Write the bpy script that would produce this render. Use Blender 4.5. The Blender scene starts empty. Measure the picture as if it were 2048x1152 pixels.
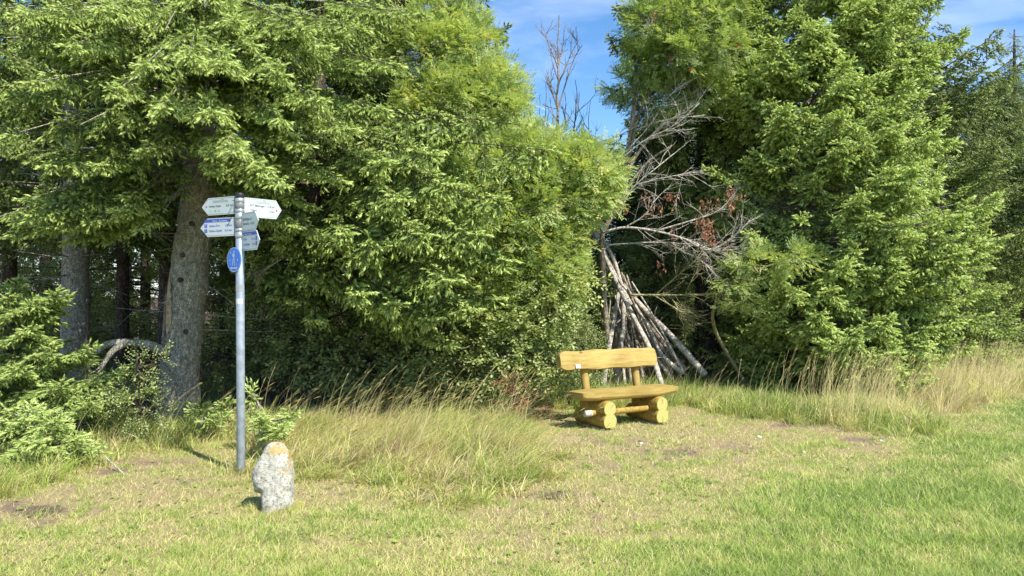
import bpy, math, random
import numpy as np
from mathutils import Vector, Matrix
R = math.radians
SC = bpy.context.scene
COL = SC.collection

# ---------------------------------------------------------------- camera, sky, sun, exposure
FPX, HY = 1550.0, 590.0          # focal length and horizon in pixels of the 2048 px photo
EYE = 1.6
cd = bpy.data.cameras.new('camera'); cam = bpy.data.objects.new('camera', cd); COL.objects.link(cam)
cd.sensor_width = 36.0; cd.lens = 36.0 * FPX / 2048.0
cd.shift_y = (HY - 576.0) / 2048.0
cd.clip_start = 0.05; cd.clip_end = 2000
cam.location = (0, 0, EYE); cam.rotation_euler = (R(90), 0, 0)
SC.camera = cam
SUN_EL, SUN_AZ = 50.0, 139.0     # azimuth clockwise from +Y
w = bpy.data.worlds.new('World'); SC.world = w; w.use_nodes = True
nt = w.node_tree; nt.nodes.clear()
wo = nt.nodes.new('ShaderNodeOutputWorld'); bg = nt.nodes.new('ShaderNodeBackground')
sky = nt.nodes.new('ShaderNodeTexSky'); sky.sky_type = 'NISHITA'; sky.sun_disc = False
sky.sun_elevation = R(SUN_EL); sky.sun_rotation = R(SUN_AZ); sky.altitude = 700
sky.air_density = 1.0; sky.dust_density = 0.4; sky.ozone_density = 3.0
tc = nt.nodes.new('ShaderNodeTexCoord'); mp = nt.nodes.new('ShaderNodeMapping')
mp.inputs['Scale'].default_value = (1.6, 1.6, 5.0); mp.inputs['Rotation'].default_value = (0, R(22), 0)
nz = nt.nodes.new('ShaderNodeTexNoise'); nz.inputs['Scale'].default_value = 1.7; nz.inputs['Detail'].default_value = 6
nz.inputs['Roughness'].default_value = 0.55; nz.inputs['Distortion'].default_value = 0.4
cr = nt.nodes.new('ShaderNodeValToRGB'); cr.color_ramp.elements[0].position = 0.50; cr.color_ramp.elements[1].position = 0.78
cr.color_ramp.elements[1].color = (0.6, 0.6, 0.6, 1)
mx = nt.nodes.new('ShaderNodeMix'); mx.data_type = 'RGBA'; mx.inputs[7].default_value = (6.0, 6.6, 7.6, 1)
L = nt.links
L.new(tc.outputs['Generated'], mp.inputs['Vector']); L.new(mp.outputs[0], nz.inputs['Vector'])
L.new(nz.outputs['Fac'], cr.inputs['Fac']); L.new(cr.outputs['Color'], mx.inputs[0])
L.new(sky.outputs[0], mx.inputs[6]); hs = nt.nodes.new('ShaderNodeHueSaturation'); hs.inputs['Saturation'].default_value = 1.2; L.new(mx.outputs[2], hs.inputs['Color']); L.new(hs.outputs[0], bg.inputs['Color']); L.new(bg.outputs[0], wo.inputs['Surface'])
bg.inputs['Strength'].default_value = 0.108
sd = bpy.data.lights.new('sun', 'SUN'); sd.energy = 4.1; sd.angle = R(0.53); sd.color = (1.0, 0.955, 0.87)
sun = bpy.data.objects.new('sun', sd); COL.objects.link(sun)
sv = Vector((math.sin(R(SUN_AZ)) * math.cos(R(SUN_EL)), math.cos(R(SUN_AZ)) * math.cos(R(SUN_EL)), math.sin(R(SUN_EL))))
sun.rotation_euler = sv.to_track_quat('Z', 'Y').to_euler(); sun.location = (8, -8, 12)
SC.view_settings.view_transform = 'Standard'; SC.view_settings.look = 'None'
SC.view_settings.exposure = 1.05; SC.view_settings.gamma = 1.0
SC.cycles.max_bounces = 6; SC.cycles.diffuse_bounces = 4; SC.cycles.transmission_bounces = 3

def P(px, py, d):
    """point seen at photo pixel (px,py) at depth d"""
    return np.array([(px - 1024.0) / FPX * d, d, EYE + (HY - py) / FPX * d])
def G(px, py):
    d = EYE * FPX / (py - HY); return np.array([(px - 1024.0) / FPX * d, d, 0.0])

# ---------------------------------------------------------------- noise
def _h(i, j, k, s):
    n = (i * 73856093) ^ (j * 19349663) ^ (k * 83492791) ^ (s * 2654435761)
    n = (n ^ (n >> 13)) * 1274126177 & 0x7fffffff
    return ((n ^ (n >> 16)) & 0xffff) / 65535.0
def vnoise(p, s=0):
    p = np.asarray(p, float); q = np.floor(p).astype(np.int64); f = p - q; f = f * f * (3 - 2 * f)
    r = 0
    for a in (0, 1):
        for b in (0, 1):
            for c in (0, 1):
                wt = (f[..., 0] if a else 1 - f[..., 0]) * (f[..., 1] if b else 1 - f[..., 1]) * (f[..., 2] if c else 1 - f[..., 2])
                r = r + wt * _h(q[..., 0] + a, q[..., 1] + b, q[..., 2] + c, s)
    return r
def n2(x, y, sc, s=0):
    return vnoise(np.stack([np.asarray(x) * sc, np.asarray(y) * sc, np.zeros_like(np.asarray(x, float)) + 7.3 * s], -1), s)
def fb(x, y, sc, s=0):
    return 0.55 * n2(x, y, sc, s) + 0.28 * n2(x, y, sc * 2.1, s + 1) + 0.17 * n2(x, y, sc * 4.3, s + 2)

# ---------------------------------------------------------------- the lie of the land and what grows where
def gz(x, y):
    x = np.asarray(x, float); y = np.asarray(y, float)
    near = np.clip(1 - (np.hypot(x, y - 8) - 25) / 60, 0, 1)
    return (fb(x, y, 0.9, 3) - 0.5) * 0.05 * near + (n2(x, y, 0.25, 9) - 0.5) * 0.06 * near - 0.0 
BARE = [(1370, 912, .42, .8), (1100, 990, .16, 1), (1230, 885, .35, .55), (1560, 878, .3, .5), (90, 1025, .28, 1), (585, 1035, .13, .9),
        (300, 925, .38, .7), (375, 960, .16, .6), (850, 992, .2, .9), (700, 990, .12, .4), (1180, 925, .25, .5), (1480, 900, .3, .4), (240, 940, .2, .7),
        (1610, 850, .35, .8), (1720, 880, .3, .7), (1110, 835, .35, .4), (1260, 935, .3, .5), (1700, 905, .3, .3)]
BAREW = [(G(a, b), r, k) for a, b, r, k in BARE]
def forest_edge(x):
    """depth at which the woodland floor begins"""
    return np.interp(x, [-30, -6, -3.2, -1.6, -.2, .6, 1.6, 3.2, 5.0, 6.2, 8.0, 14, 40], [6.3, 7.3, 8.3, 9.3, 9.9, 10.6, 12.3, 12.6, 11.6, 11.8, 17, 26, 50])
def lawn_fields(x, y):
    """green 0..1 (0 straw, 1 lush), bare 0..1"""
    g = 0.31 + 0.46 * np.clip((x - (y - 4.3) * 1.03) / 1.1 + 0.5, 0, 1)          # mown green field on the right
    g = np.maximum(g, 0.36 + 0.28 * np.clip((5.1 - y) / 1.0, 0, 1))
    g = g - .16 * np.exp(-(((x - 1.9) / 2.0) ** 2 + ((y - 8.5) / 1.3) ** 2)) - .10 * np.exp(-(((x + 2.6) / 1.6) ** 2 + ((y - 6.9) / .9) ** 2)) + .12 * np.clip((4.6 - y) / 1.2, 0, 1) + .10 * np.clip((x - (y - 4.3) * 1.03) / 1.1 - .2, 0, 1)
    g = g + (fb(x, y, 1.3, 20) - 0.5) * 1.0 + (n2(x, y, 5.0, 24) - .5) * .5
    bare = np.zeros_like(x)
    for c, r, k in BAREW:
        dd = np.hypot((x - c[0]) * .75, y - c[1]) / r
        bare = np.maximum(bare, 1.05 * k * np.clip(1.25 - dd - (fb(x, y, 5.5, 31) - .5) * 2.6 - (n2(x, y, 22, 35) - .5) * 1.0, 0, 1))
    return np.clip(g, 0, 1), np.clip(bare, 0, 1)

# ---------------------------------------------------------------- materials
def ramp(nt, fac, stops, interp='LINEAR'):
    r = nt.nodes.new('ShaderNodeValToRGB'); r.color_ramp.interpolation = interp
    e = r.color_ramp.elements
    while len(e) < len(stops): e.new(0.5)
    for k, (p, c) in enumerate(stops):
        e[k].position = p; e[k].color = (*c, 1)
    nt.links.new(fac, r.inputs['Fac']); return r.outputs['Color']
def newmat(name, rough=0.6, spec=0.3):
    m = bpy.data.materials.new(name); m.use_nodes = True; b = m.node_tree.nodes['Principled BSDF']
    b.inputs['Roughness'].default_value = rough; b.inputs['Specular IOR Level'].default_value = spec
    return m, m.node_tree, b
def noise(nt, scale, detail=4, rough=.55, vec=None, coord='Object', stretch=None):
    t = nt.nodes.new('ShaderNodeTexCoord'); n = nt.nodes.new('ShaderNodeTexNoise')
    n.inputs['Scale'].default_value = scale; n.inputs['Detail'].default_value = detail; n.inputs['Roughness'].default_value = rough
    v = t.outputs[coord]
    if stretch:
        mpp = nt.nodes.new('ShaderNodeMapping'); mpp.inputs['Scale'].default_value = stretch; nt.links.new(v, mpp.inputs['Vector']); v = mpp.outputs[0]
    nt.links.new(v, n.inputs['Vector']); return n.outputs['Fac']
def bump(nt, b, h, strength=.5, dist=.01):
    u = nt.nodes.new('ShaderNodeBump'); u.inputs['Strength'].default_value = strength; u.inputs['Distance'].default_value = dist
    nt.links.new(h, u.inputs['Height']); nt.links.new(u.outputs[0], b.inputs['Normal'])
def veg_mat(name, stops, trans=0.35, rough=0.5, spec=.25, tgain=(1.25, 1.25, .6)):
    m, nt, b = newmat(name, rough, spec)
    a = nt.nodes.new('ShaderNodeAttribute'); a.attribute_name = 'tint'
    c = ramp(nt, a.outputs['Fac'], stops)
    nt.links.new(c, b.inputs['Base Color'])
    t = nt.nodes.new('ShaderNodeBsdfTranslucent')
    g = nt.nodes.new('ShaderNodeMix'); g.data_type = 'RGBA'; g.blend_type = 'MULTIPLY'; g.inputs[0].default_value = 1
    g.inputs[7].default_value = (*tgain, 1); nt.links.new(c, g.inputs[6]); nt.links.new(g.outputs[2], t.inputs['Color'])
    s = nt.nodes.new('ShaderNodeMixShader'); s.inputs[0].default_value = trans
    nt.links.new(b.outputs[0], s.inputs[1]); nt.links.new(t.outputs[0], s.inputs[2])
    nt.links.new(s.outputs[0], nt.nodes['Material Output'].inputs['Surface'])
    return m
M = {}
TW = (.10, .07, .045)
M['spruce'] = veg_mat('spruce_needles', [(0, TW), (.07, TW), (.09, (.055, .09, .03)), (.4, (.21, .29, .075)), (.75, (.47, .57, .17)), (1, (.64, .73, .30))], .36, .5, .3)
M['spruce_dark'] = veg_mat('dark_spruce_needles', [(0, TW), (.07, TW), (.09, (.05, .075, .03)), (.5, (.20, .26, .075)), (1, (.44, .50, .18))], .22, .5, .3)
M['rowan'] = veg_mat('rowan_leaves', [(0, TW), (.07, TW), (.09, (.10, .15, .05)), (.5, (.30, .40, .13)), (.85, (.52, .60, .25)), (1, (.60, .60, .20))], .42, .45, .35)
M['leaf'] = veg_mat('shrub_leaves', [(0, TW), (.07, TW), (.09, (.07, .11, .05)), (.5, (.24, .31, .12)), (1, (.50, .56, .22))], .38, .4, .4)
M['deadleaf'] = veg_mat('dead_leaves', [(0, (.28, .12, .075)), (1, (.58, .30, .19))], .3, .7, .1, (1, 1, 1))
GR = [(0, (.13, .08, .055)), (.1, (.38, .29, .18)), (.28, (.72, .60, .32)), (.45, (.60, .58, .18)), (.62, (.42, .51, .115)), (.8, (.27, .37, .08)), (1, (.16, .25, .055))]
M['lawn'] = veg_mat('lawn_blades', GR, .3, .55, .25, (1.1, 1.2, .7))
M['tall'] = veg_mat('tall_grass', GR, .35, .5, .3, (1.1, 1.15, .75))

m, nt, b = newmat('soil_and_turf', .95, .05)
a = nt.nodes.new('ShaderNodeAttribute'); a.attribute_name = 'tint'
ns = noise(nt, 38, 6, .7); ad = nt.nodes.new('ShaderNodeMath'); ad.operation = 'MULTIPLY_ADD'; ad.inputs[1].default_value = .35
nt.links.new(ns, ad.inputs[0]); sb_ = nt.nodes.new('ShaderNodeMath'); sb_.operation = 'SUBTRACT'; sb_.inputs[1].default_value = .17
nt.links.new(a.outputs['Fac'], sb_.inputs[0]); nt.links.new(sb_.outputs[0], ad.inputs[2])
nt.links.new(ramp(nt, ad.outputs[0], [(0, (.08, .055, .042)), (.15, (.20, .145, .105)), (.3, (.32, .25, .14)), (.5, (.29, .26, .11)), (.75, (.15, .18, .065)), (1, (.085, .13, .04))]), b.inputs['Base Color'])
bump(nt, b, noise(nt, 60, 6, .7), .8, .02); M['ground'] = m

def bark_mat(name, c0, c1, c2, sc=9, st=.9):
    m, nt, b = newmat(name, .85, .15)
    n1 = noise(nt, sc, 12, .78, stretch=(1, 1, .6)); 
    v = nt.nodes.new('ShaderNodeTexVoronoi'); v.feature = 'DISTANCE_TO_EDGE'; v.inputs['Scale'].default_value = sc * 1.7; v.inputs['Randomness'].default_value = 1
    t = nt.nodes.new('ShaderNodeTexCoord'); mpn = nt.nodes.new('ShaderNodeMapping'); mpn.inputs['Scale'].default_value = (1, 1, .6)
    nt.links.new(t.outputs['Object'], mpn.inputs['Vector']); nt.links.new(mpn.outputs[0], v.inputs['Vector'])
    col = ramp(nt, n1, [(.36, c0), (.5, c1), (.64, c2)])
    cr_ = ramp(nt, v.outputs['Distance'], [(0, (.45, .42, .4)), (.12, (1, 1, 1))])
    g = nt.nodes.new('ShaderNodeMix'); g.data_type = 'RGBA'; g.blend_type = 'MULTIPLY'; g.inputs[0].default_value = .75
    nt.links.new(col, g.inputs[6]); nt.links.new(cr_, g.inputs[7]); nt.links.new(g.outputs[2], b.inputs['Base Color'])
    mm = nt.nodes.new('ShaderNodeMath'); mm.operation = 'ADD'; nt.links.new(n1, mm.inputs[0])
    m2 = nt.nodes.new('ShaderNodeMath'); m2.operation = 'MINIMUM'; m2.inputs[1].default_value = .12; nt.links.new(v.outputs['Distance'], m2.inputs[0])
    m3 = nt.nodes.new('ShaderNodeMath'); m3.operation = 'MULTIPLY'; m3.inputs[1].default_value = 5; nt.links.new(m2.outputs[0], m3.inputs[0])
    nt.links.new(m3.outputs[0], mm.inputs[1]); bump(nt, b, mm.outputs[0], st, .02)
    return m
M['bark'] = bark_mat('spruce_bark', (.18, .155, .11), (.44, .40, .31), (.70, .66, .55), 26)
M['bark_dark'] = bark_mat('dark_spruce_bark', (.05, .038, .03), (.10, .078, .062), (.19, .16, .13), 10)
M['deadwood'] = bark_mat('weathered_dead_wood', (.25, .22, .18), (.48, .44, .37), (.70, .65, .56), 14, .5)
M['deadbrown'] = bark_mat('brown_dead_wood', (.16, .12, .09), (.32, .26, .20), (.50, .43, .34), 14, .5)
M['lichen'] = bark_mat('lichen_covered_twigs', (.20, .17, .12), (.36, .33, .17), (.55, .50, .25), 16, .4)
def plain(name, c, rough=.5, spec=.4, metal=0, var=.12, sc=20, bmp=0):
    m, nt, b = newmat(name, rough, spec); b.inputs['Metallic'].default_value = metal
    lo = tuple(x * (1 - var) for x in c); hi = tuple(min(1, x * (1 + var)) for x in c)
    f = noise(nt, sc, 5, .6); nt.links.new(ramp(nt, f, [(.3, lo), (.7, hi)]), b.inputs['Base Color'])
    if bmp: bump(nt, b, f, bmp, .004)
    return m
M['galv'] = plain('galvanised_steel', (.34, .385, .44), .5, .4, .35, .22, 16, .1)
M['band'] = plain('steel_clamp_band', (.42, .43, .42), .35, .5, .6, .1, 30)
M['sleeve'] = plain('dark_grey_sleeve', (.16, .17, .17), .5, .4, 0, .1, 30)
M['cap'] = plain('black_plastic', (.02, .02, .02), .5)
M['white'] = plain('white_enamel', (.50, .54, .54), .3, .5, 0, .04, 6)
M['whitegrey'] = plain('weathered_white_enamel', (.48, .53, .52), .35, .5, 0, .08, 8)
M['print'] = plain('grey_print', (.06, .07, .08), .5)
M['printlight'] = plain('faded_green_print', (.27, .33, .28), .5)
M['blue'] = plain('blue_print', (.045, .085, .42), .4)
M['signblue'] = plain('blue_enamel', (.01, .16, .72), .3, .5, 0, .05)
M['red'] = plain('red_print', (.55, .05, .12), .5)
M['green'] = plain('green_print', (.10, .42, .12), .5)
M['berry'] = plain('rowan_berry', (.62, .07, .02), .3)
M['scar'] = plain('exposed_wood', (.50, .34, .20), .7, .2, 0, .4, 25, .5)
M['sticker'] = plain('pale_sticker', (.55, .57, .58), .4)
# bench timber
m, nt, b = newmat('yellow_stained_log', .6, .25)
n1 = noise(nt, 9, 8, .7, stretch=(.4, 4, 4)); n2_ = noise(nt, 2.5, 3, .5)
c1 = ramp(nt, n1, [(.3, (.22, .14, .04)), (.44, (.40, .285, .08)), (.6, (.47, .355, .11)), (.75, (.54, .43, .17))])
c2 = ramp(nt, n2_, [(.35, (.72, .68, .62)), (.65, (.93, .93, .93))])
vk = nt.nodes.new('ShaderNodeTexVoronoi'); vk.inputs['Scale'].default_value = 4.2; tk = nt.nodes.new('ShaderNodeTexCoord'); mk = nt.nodes.new('ShaderNodeMapping'); mk.inputs['Scale'].default_value = (.8, 1.2, 1.2)
nt.links.new(tk.outputs['Object'], mk.inputs['Vector']); nt.links.new(mk.outputs[0], vk.inputs['Vector'])
ck = ramp(nt, vk.outputs['Distance'], [(.05, (.38, .28, .2)), (.09, (.85, .8, .75)), (.14, (1, 1, 1))])
gk = nt.nodes.new('ShaderNodeMix'); gk.data_type = 'RGBA'; gk.blend_type = 'MULTIPLY'; gk.inputs[0].default_value = 1; nt.links.new(c2, gk.inputs[6]); nt.links.new(ck, gk.inputs[7]); c2 = gk.outputs[2]
g = nt.nodes.new('ShaderNodeMix'); g.data_type = 'RGBA'; g.blend_type = 'MULTIPLY'; g.inputs[0].default_value = 1
nt.links.new(c1, g.inputs[6]); nt.links.new(c2, g.inputs[7]); nt.links.new(g.outputs[2], b.inputs['Base Color'])
bump(nt, b, n1, .35, .006); M['log'] = m
m, nt, b = newmat('yellow_stained_cross_log', .6, .25)
n1 = noise(nt, 5, 6, .6, stretch=(5, .5, 5))
nt.links.new(ramp(nt, n1, [(.3, (.17, .10, .02)), (.5, (.34, .23, .05)), (.7, (.43, .31, .08))]), b.inputs['Base Color'])
bump(nt, b, n1, .35, .006); M['crosslog'] = m
m, nt, b = newmat('cut_log_end', .5, .3)
wv = nt.nodes.new('ShaderNodeTexWave'); wv.wave_type = 'RINGS'; wv.rings_direction = 'Y'; wv.inputs['Scale'].default_value = 12; wv.inputs['Distortion'].default_value = 3.5
wv.inputs['Detail'].default_value = 3
t = nt.nodes.new('ShaderNodeTexCoord'); nt.links.new(t.outputs['Object'], wv.inputs['Vector'])
nt.links.new(ramp(nt, wv.outputs['Fac'], [(0, (.39, .35, .10)), (.5, (.43, .40, .13)), (1, (.48, .45, .16))]), b.inputs['Base Color']); M['logend'] = m
# boundary stone
m, nt, b = newmat('lichened_stone', .9, .15)
n1 = noise(nt, 15, 9, .75); n3 = noise(nt, 48, 8, .75); n4 = noise(nt, 11, 8, .7)
base = ramp(nt, n1, [(.33, (.22, .205, .16)), (.45, (.46, .44, .37)), (.6, (.60, .58, .51))])
sp = ramp(nt, n3, [(.38, (.3, .3, .27)), (.52, (1, 1, 1))])
g = nt.nodes.new('ShaderNodeMix'); g.data_type = 'RGBA'; g.blend_type = 'MULTIPLY'; g.inputs[0].default_value = .9
nt.links.new(base, g.inputs[6]); nt.links.new(sp, g.inputs[7])
geo = nt.nodes.new('ShaderNodeTexCoord'); sx = nt.nodes.new('ShaderNodeSeparateXYZ'); nt.links.new(geo.outputs['Object'], sx.inputs[0])
mr = nt.nodes.new('ShaderNodeMapRange'); mr.inputs[1].default_value = .22; mr.inputs[2].default_value = .46; nt.links.new(sx.outputs['Z'], mr.inputs[0])
ma = nt.nodes.new('ShaderNodeMath'); ma.operation = 'MULTIPLY_ADD'; ma.inputs[1].default_value = .22; nt.links.new(mr.outputs[0], ma.inputs[0]); mxx = nt.nodes.new('ShaderNodeMath'); mxx.operation = 'MULTIPLY_ADD'; mxx.inputs[1].default_value = 1.1; nt.links.new(sx.outputs['X'], mxx.inputs[0]); nt.links.new(n4, mxx.inputs[2]); nt.links.new(mxx.outputs[0], ma.inputs[2])
lf = ramp(nt, ma.outputs[0], [(.70, (0, 0, 0)), (.78, (.75, .75, .75))])
g2 = nt.nodes.new('ShaderNodeMix'); g2.data_type = 'RGBA'; nt.links.new(lf, g2.inputs[0]); nt.links.new(g.outputs[2], g2.inputs[6]); g2.inputs[7].default_value = (.40, .27, .05, 1)
nt.links.new(g2.outputs[2], b.inputs['Base Color']); bump(nt, b, n3, .9, .012); M['stone'] = m

# ---------------------------------------------------------------- mesh buffers
class Buf:
    def __init__(s): s.v = []; s.f = []; s.t = []; s.n = 0
    def add(s, v, f, t=0.5):
        v = np.asarray(v, np.float32).reshape(-1, 3); f = np.asarray(f, np.int32).reshape(-1, 3)
        s.v.append(v); s.f.append(f + s.n); s.t.append(np.broadcast_to(np.asarray(t, np.float32), (len(v),))); s.n += len(v)
    def arrays(s): return np.concatenate(s.v), np.concatenate(s.f), np.concatenate(s.t)
    def build(s, name, mat, parent=None, smooth=False, world_to=None):
        if not s.v: return None
        v, f, t = s.arrays()
        if world_to is not None: v = v - np.asarray(world_to, np.float32)
        me = bpy.data.meshes.new(name)
        me.vertices.add(len(v)); me.vertices.foreach_set('co', v.ravel())
        me.loops.add(len(f) * 3); me.loops.foreach_set('vertex_index', f.ravel())
        me.polygons.add(len(f)); me.polygons.foreach_set('loop_start', np.arange(0, len(f) * 3, 3, dtype=np.int32))
        if smooth: me.polygons.foreach_set('use_smooth', np.ones(len(f), bool))
        else: me.polygons.foreach_set('use_smooth', np.zeros(len(f), bool))
        at = me.attributes.new('tint', 'FLOAT', 'POINT'); at.data.foreach_set('value', np.ascontiguousarray(t))
        me.update(calc_edges=True)
        me.materials.append(mat)
        o = bpy.data.objects.new(name, me); COL.objects.link(o)
        if parent: o.parent = parent
        return o
def thing(name, label, cat, loc, group=None):
    o = bpy.data.objects.new(name, None); COL.objects.link(o); o.location = tuple(float(c) for c in loc); o.empty_display_size = .2
    o['label'] = label; o['category'] = cat
    if group: o['group'] = group
    return o
def tag(o, label, cat, group=None, kind=None):
    if label: o['label'] = label
    if cat: o['category'] = cat
    if group: o['group'] = group
    if kind: o['kind'] = kind
    return o

def tube(buf, pts, rad, n=6, tint=.03, rough=0, seed=0, cap=True, flat=1.0, plates=0):
    pts = np.asarray(pts, float); rad = np.asarray(rad, float) * np.ones(len(pts))
    k = len(pts); tg = np.gradient(pts, axis=0); tg /= np.linalg.norm(tg, axis=1)[:, None] + 1e-9
    ref = np.array([0, 0, 1.0]) if abs(tg[0][2]) < .9 else np.array([1.0, 0, 0])
    u = np.cross(tg, ref); u /= np.linalg.norm(u, axis=1)[:, None] + 1e-9; vv = np.cross(tg, u)
    an = np.arange(n) * 2 * np.pi / n
    ring = (np.cos(an)[None, :, None] * u[:, None, :] + flat * np.sin(an)[None, :, None] * vv[:, None, :])
    rr = rad[:, None] * np.ones((k, n))
    if rough:
        base = pts[:, None, :] + ring * rr[..., None]
        rr = rr * (1 + rough * (vnoise(base * 6, seed) - .5) * 2 + rough * .6 * (vnoise(base * 17, seed + 5) - .5) * 2)
    if plates:
        base = (pts[:, None, :] + ring * rr[..., None]) * [1, 1, .6]
        q_ = .6 * vnoise(base * 20, seed + 8) + .4 * vnoise(base * 45, seed + 9); q_ = np.clip((q_ - .44) / .10, 0, 1)
        rr = rr + plates * (q_ - .5) + plates * .5 * (vnoise(base * 90, seed + 10) - .5)
    v = (pts[:, None, :] + ring * rr[..., None]).reshape(-1, 3)
    i = np.arange(k - 1)[:, None] * n; j = np.arange(n)[None, :]; jn = (j + 1) % n
    a = i + j; b_ = i + jn; c = a + n; d = b_ + n
    f = np.concatenate([np.stack([a, b_, d], -1).reshape(-1, 3), np.stack([a, d, c], -1).reshape(-1, 3)])
    if cap:
        v = np.concatenate([v, pts[:1], pts[-1:]]); m0 = k * n; jj = np.arange(n); jn = (jj + 1) % n
        f = np.concatenate([f, np.stack([jn, jj, np.full(n, m0)], -1), np.stack([(k - 1) * n + jj, (k - 1) * n + jn, np.full(n, m0 + 1)], -1)])
    buf.add(v, f, tint)
def bez(p0, c, p1, k):
    t = np.linspace(0, 1, k)[:, None]; return (1 - t) ** 2 * p0 + 2 * t * (1 - t) * c + t * t * p1
def poly(pts, k):
    """smooth curve through points (Catmull-Rom)"""
    p = np.asarray(pts, float); p = np.vstack([2 * p[0] - p[1], p, 2 * p[-1] - p[-2]]); out = []
    for i in range(1, len(p) - 2):
        t = np.linspace(0, 1, k, endpoint=False)[:, None]
        out.append(.5 * (2 * p[i] + (p[i + 1] - p[i - 1]) * t + (2 * p[i - 1] - 5 * p[i] + 4 * p[i + 1] - p[i + 2]) * t ** 2 + (3 * p[i] - p[i - 1] - 3 * p[i + 1] + p[i + 2]) * t ** 3))
    out.append(p[-2][None]); return np.vstack(out)
def nrm(v): v = np.asarray(v, float); return v / (np.linalg.norm(v) + 1e-9)

# ---------------------------------------------------------------- spruce sprays
def shoot(buf, p0, p1, rng, t0, t1, lod, fat=1.0):
    p0 = np.asarray(p0); d = p1 - p0; ln = np.linalg.norm(d); d = d / ln
    u = nrm(np.cross(d, [0.1, 0.2, 1.0])); v = np.cross(d, u)
    an = np.array([0, 2.094, 4.189]) + rng.uniform(0, 2)
    ring = np.cos(an)[:, None] * u + np.sin(an)[:, None] * v
    rc = (.0115 if lod == 0 else .015) * fat
    vs = np.concatenate([p0[None], p0 + d * ln * .70 + ring * rc, p1[None]])
    f = [[0, 2, 1], [0, 3, 2], [0, 1, 3], [1, 2, 4], [2, 3, 4], [3, 1, 4]]
    tt = np.array([t0 * .7] + [(t0 + t1) / 2 * .85] * 3 + [t1 * .95])
    buf.add(vs, f, np.maximum(tt, .1))
    n = int((ln / .09) * (13 if lod == 0 else 5)) + 2
    s = (np.arange(n) + .5) / n; a = np.arange(n) * 2.4 + rng.uniform(0, 6); 
    rad = np.cos(a)[:, None] * u + np.sin(a)[:, None] * v
    b = p0 + d * (s * ln)[:, None]
    nl = (.021 if lod == 0 else .026) * fat * rng.uniform(.85, 1.15, n)[:, None]
    tip = b + (rad * .8 + d * .62) * nl
    tip[:, 2] += .002
    wv = np.cross(rad, d) * (.0036 if lod == 0 else .0068) * fat
    vs = np.stack([b - wv, b + wv, tip], 1).reshape(-1, 3)
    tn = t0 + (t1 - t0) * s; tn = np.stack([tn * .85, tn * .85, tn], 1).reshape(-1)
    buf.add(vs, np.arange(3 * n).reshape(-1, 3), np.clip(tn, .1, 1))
def spray_template(seed, lod, L=.40, step=.042, hang=.12, big=1.0):
    rng = np.random.default_rng(seed); B = Buf()
    def axis(t): return np.array([L * t, .02 * math.sin(3 * t + seed), -hang * L * t * t])
    ts = np.linspace(0, 1, 6); tube(B, [axis(t) for t in ts], np.linspace(.0035, .0015, 6), 3, .03, cap=False)
    x = .02; side = 1
    st = step if lod == 0 else step * 1.15
    while x < L * .97:
        t = x / L; p = axis(t)
        ln = big * (.15 * (1 - .42 * t)) * rng.uniform(.7, 1.15) * (1.0 if t > .12 else .6)
        an = R(rng.uniform(42, 62)); zz = rng.uniform(-.50, .05)
        d = nrm([math.cos(an), side * math.sin(an), zz])
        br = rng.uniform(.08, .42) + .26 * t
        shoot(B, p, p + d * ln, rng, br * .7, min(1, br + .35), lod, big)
        if ln > .085 and rng.random() < .6:       # forked shoot
            q = p + d * ln * .45; d2 = nrm([math.cos(an * .2), side * math.sin(an * .2), zz - .1])
            shoot(B, q, q + d2 * ln * .5, rng, br * .7, min(1, br + .35), lod, big)
        side = -side; x += st * rng.uniform(.7, 1.2)
    shoot(B, axis(.9), axis(1.0) + np.array([.07, 0, .005]), rng, .5, .95, lod)
    shoot(B, axis(.25), axis(.9), rng, .15, .4, lod, .6)
    return B.arrays()
def family(s0, n, lod, **kw):
    short = dict(kw); short['L'] = .17
    return [spray_template(s0 + k, lod, **kw) for k in range(n)] + [spray_template(s0 + 20 + k, lod, **short) for k in range(3)]
TPL = {0: family(10, 7, 0, L=.42, step=.050, big=1.15), 1: family(40, 6, 1)}
# a coarse version for trees deep in the wood
def coarse_template(seed):
    rng = np.random.default_rng(seed); B = Buf(); L = .55
    for k in range(15):
        t = (k + .5) / 15; s = 1 if k % 2 else -1; p = np.array([L * t, 0, -.1 * t * t]); an = R(rng.uniform(35, 65))
        d = nrm([math.cos(an), s * math.sin(an), rng.uniform(-.5, .1)]); ln = .17 * (1 - .5 * t)
        wv = np.cross(d, nrm([rng.uniform(-1, 1), rng.uniform(-1, 1), 1])) * .013; q = p + d * ln; mid = p + d * ln * .5; t0 = rng.uniform(.15, .6)
        B.add([p, mid + wv, q, mid - wv], [[0, 1, 2], [0, 2, 3]], [t0 * .8, t0, t0 + .2, t0])
    return B.arrays()
TPL[3] = family(80, 7, 1, L=.44, step=.062, big=1.35)
TPL[2] = [coarse_template(70 + k) for k in range(5)]

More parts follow.
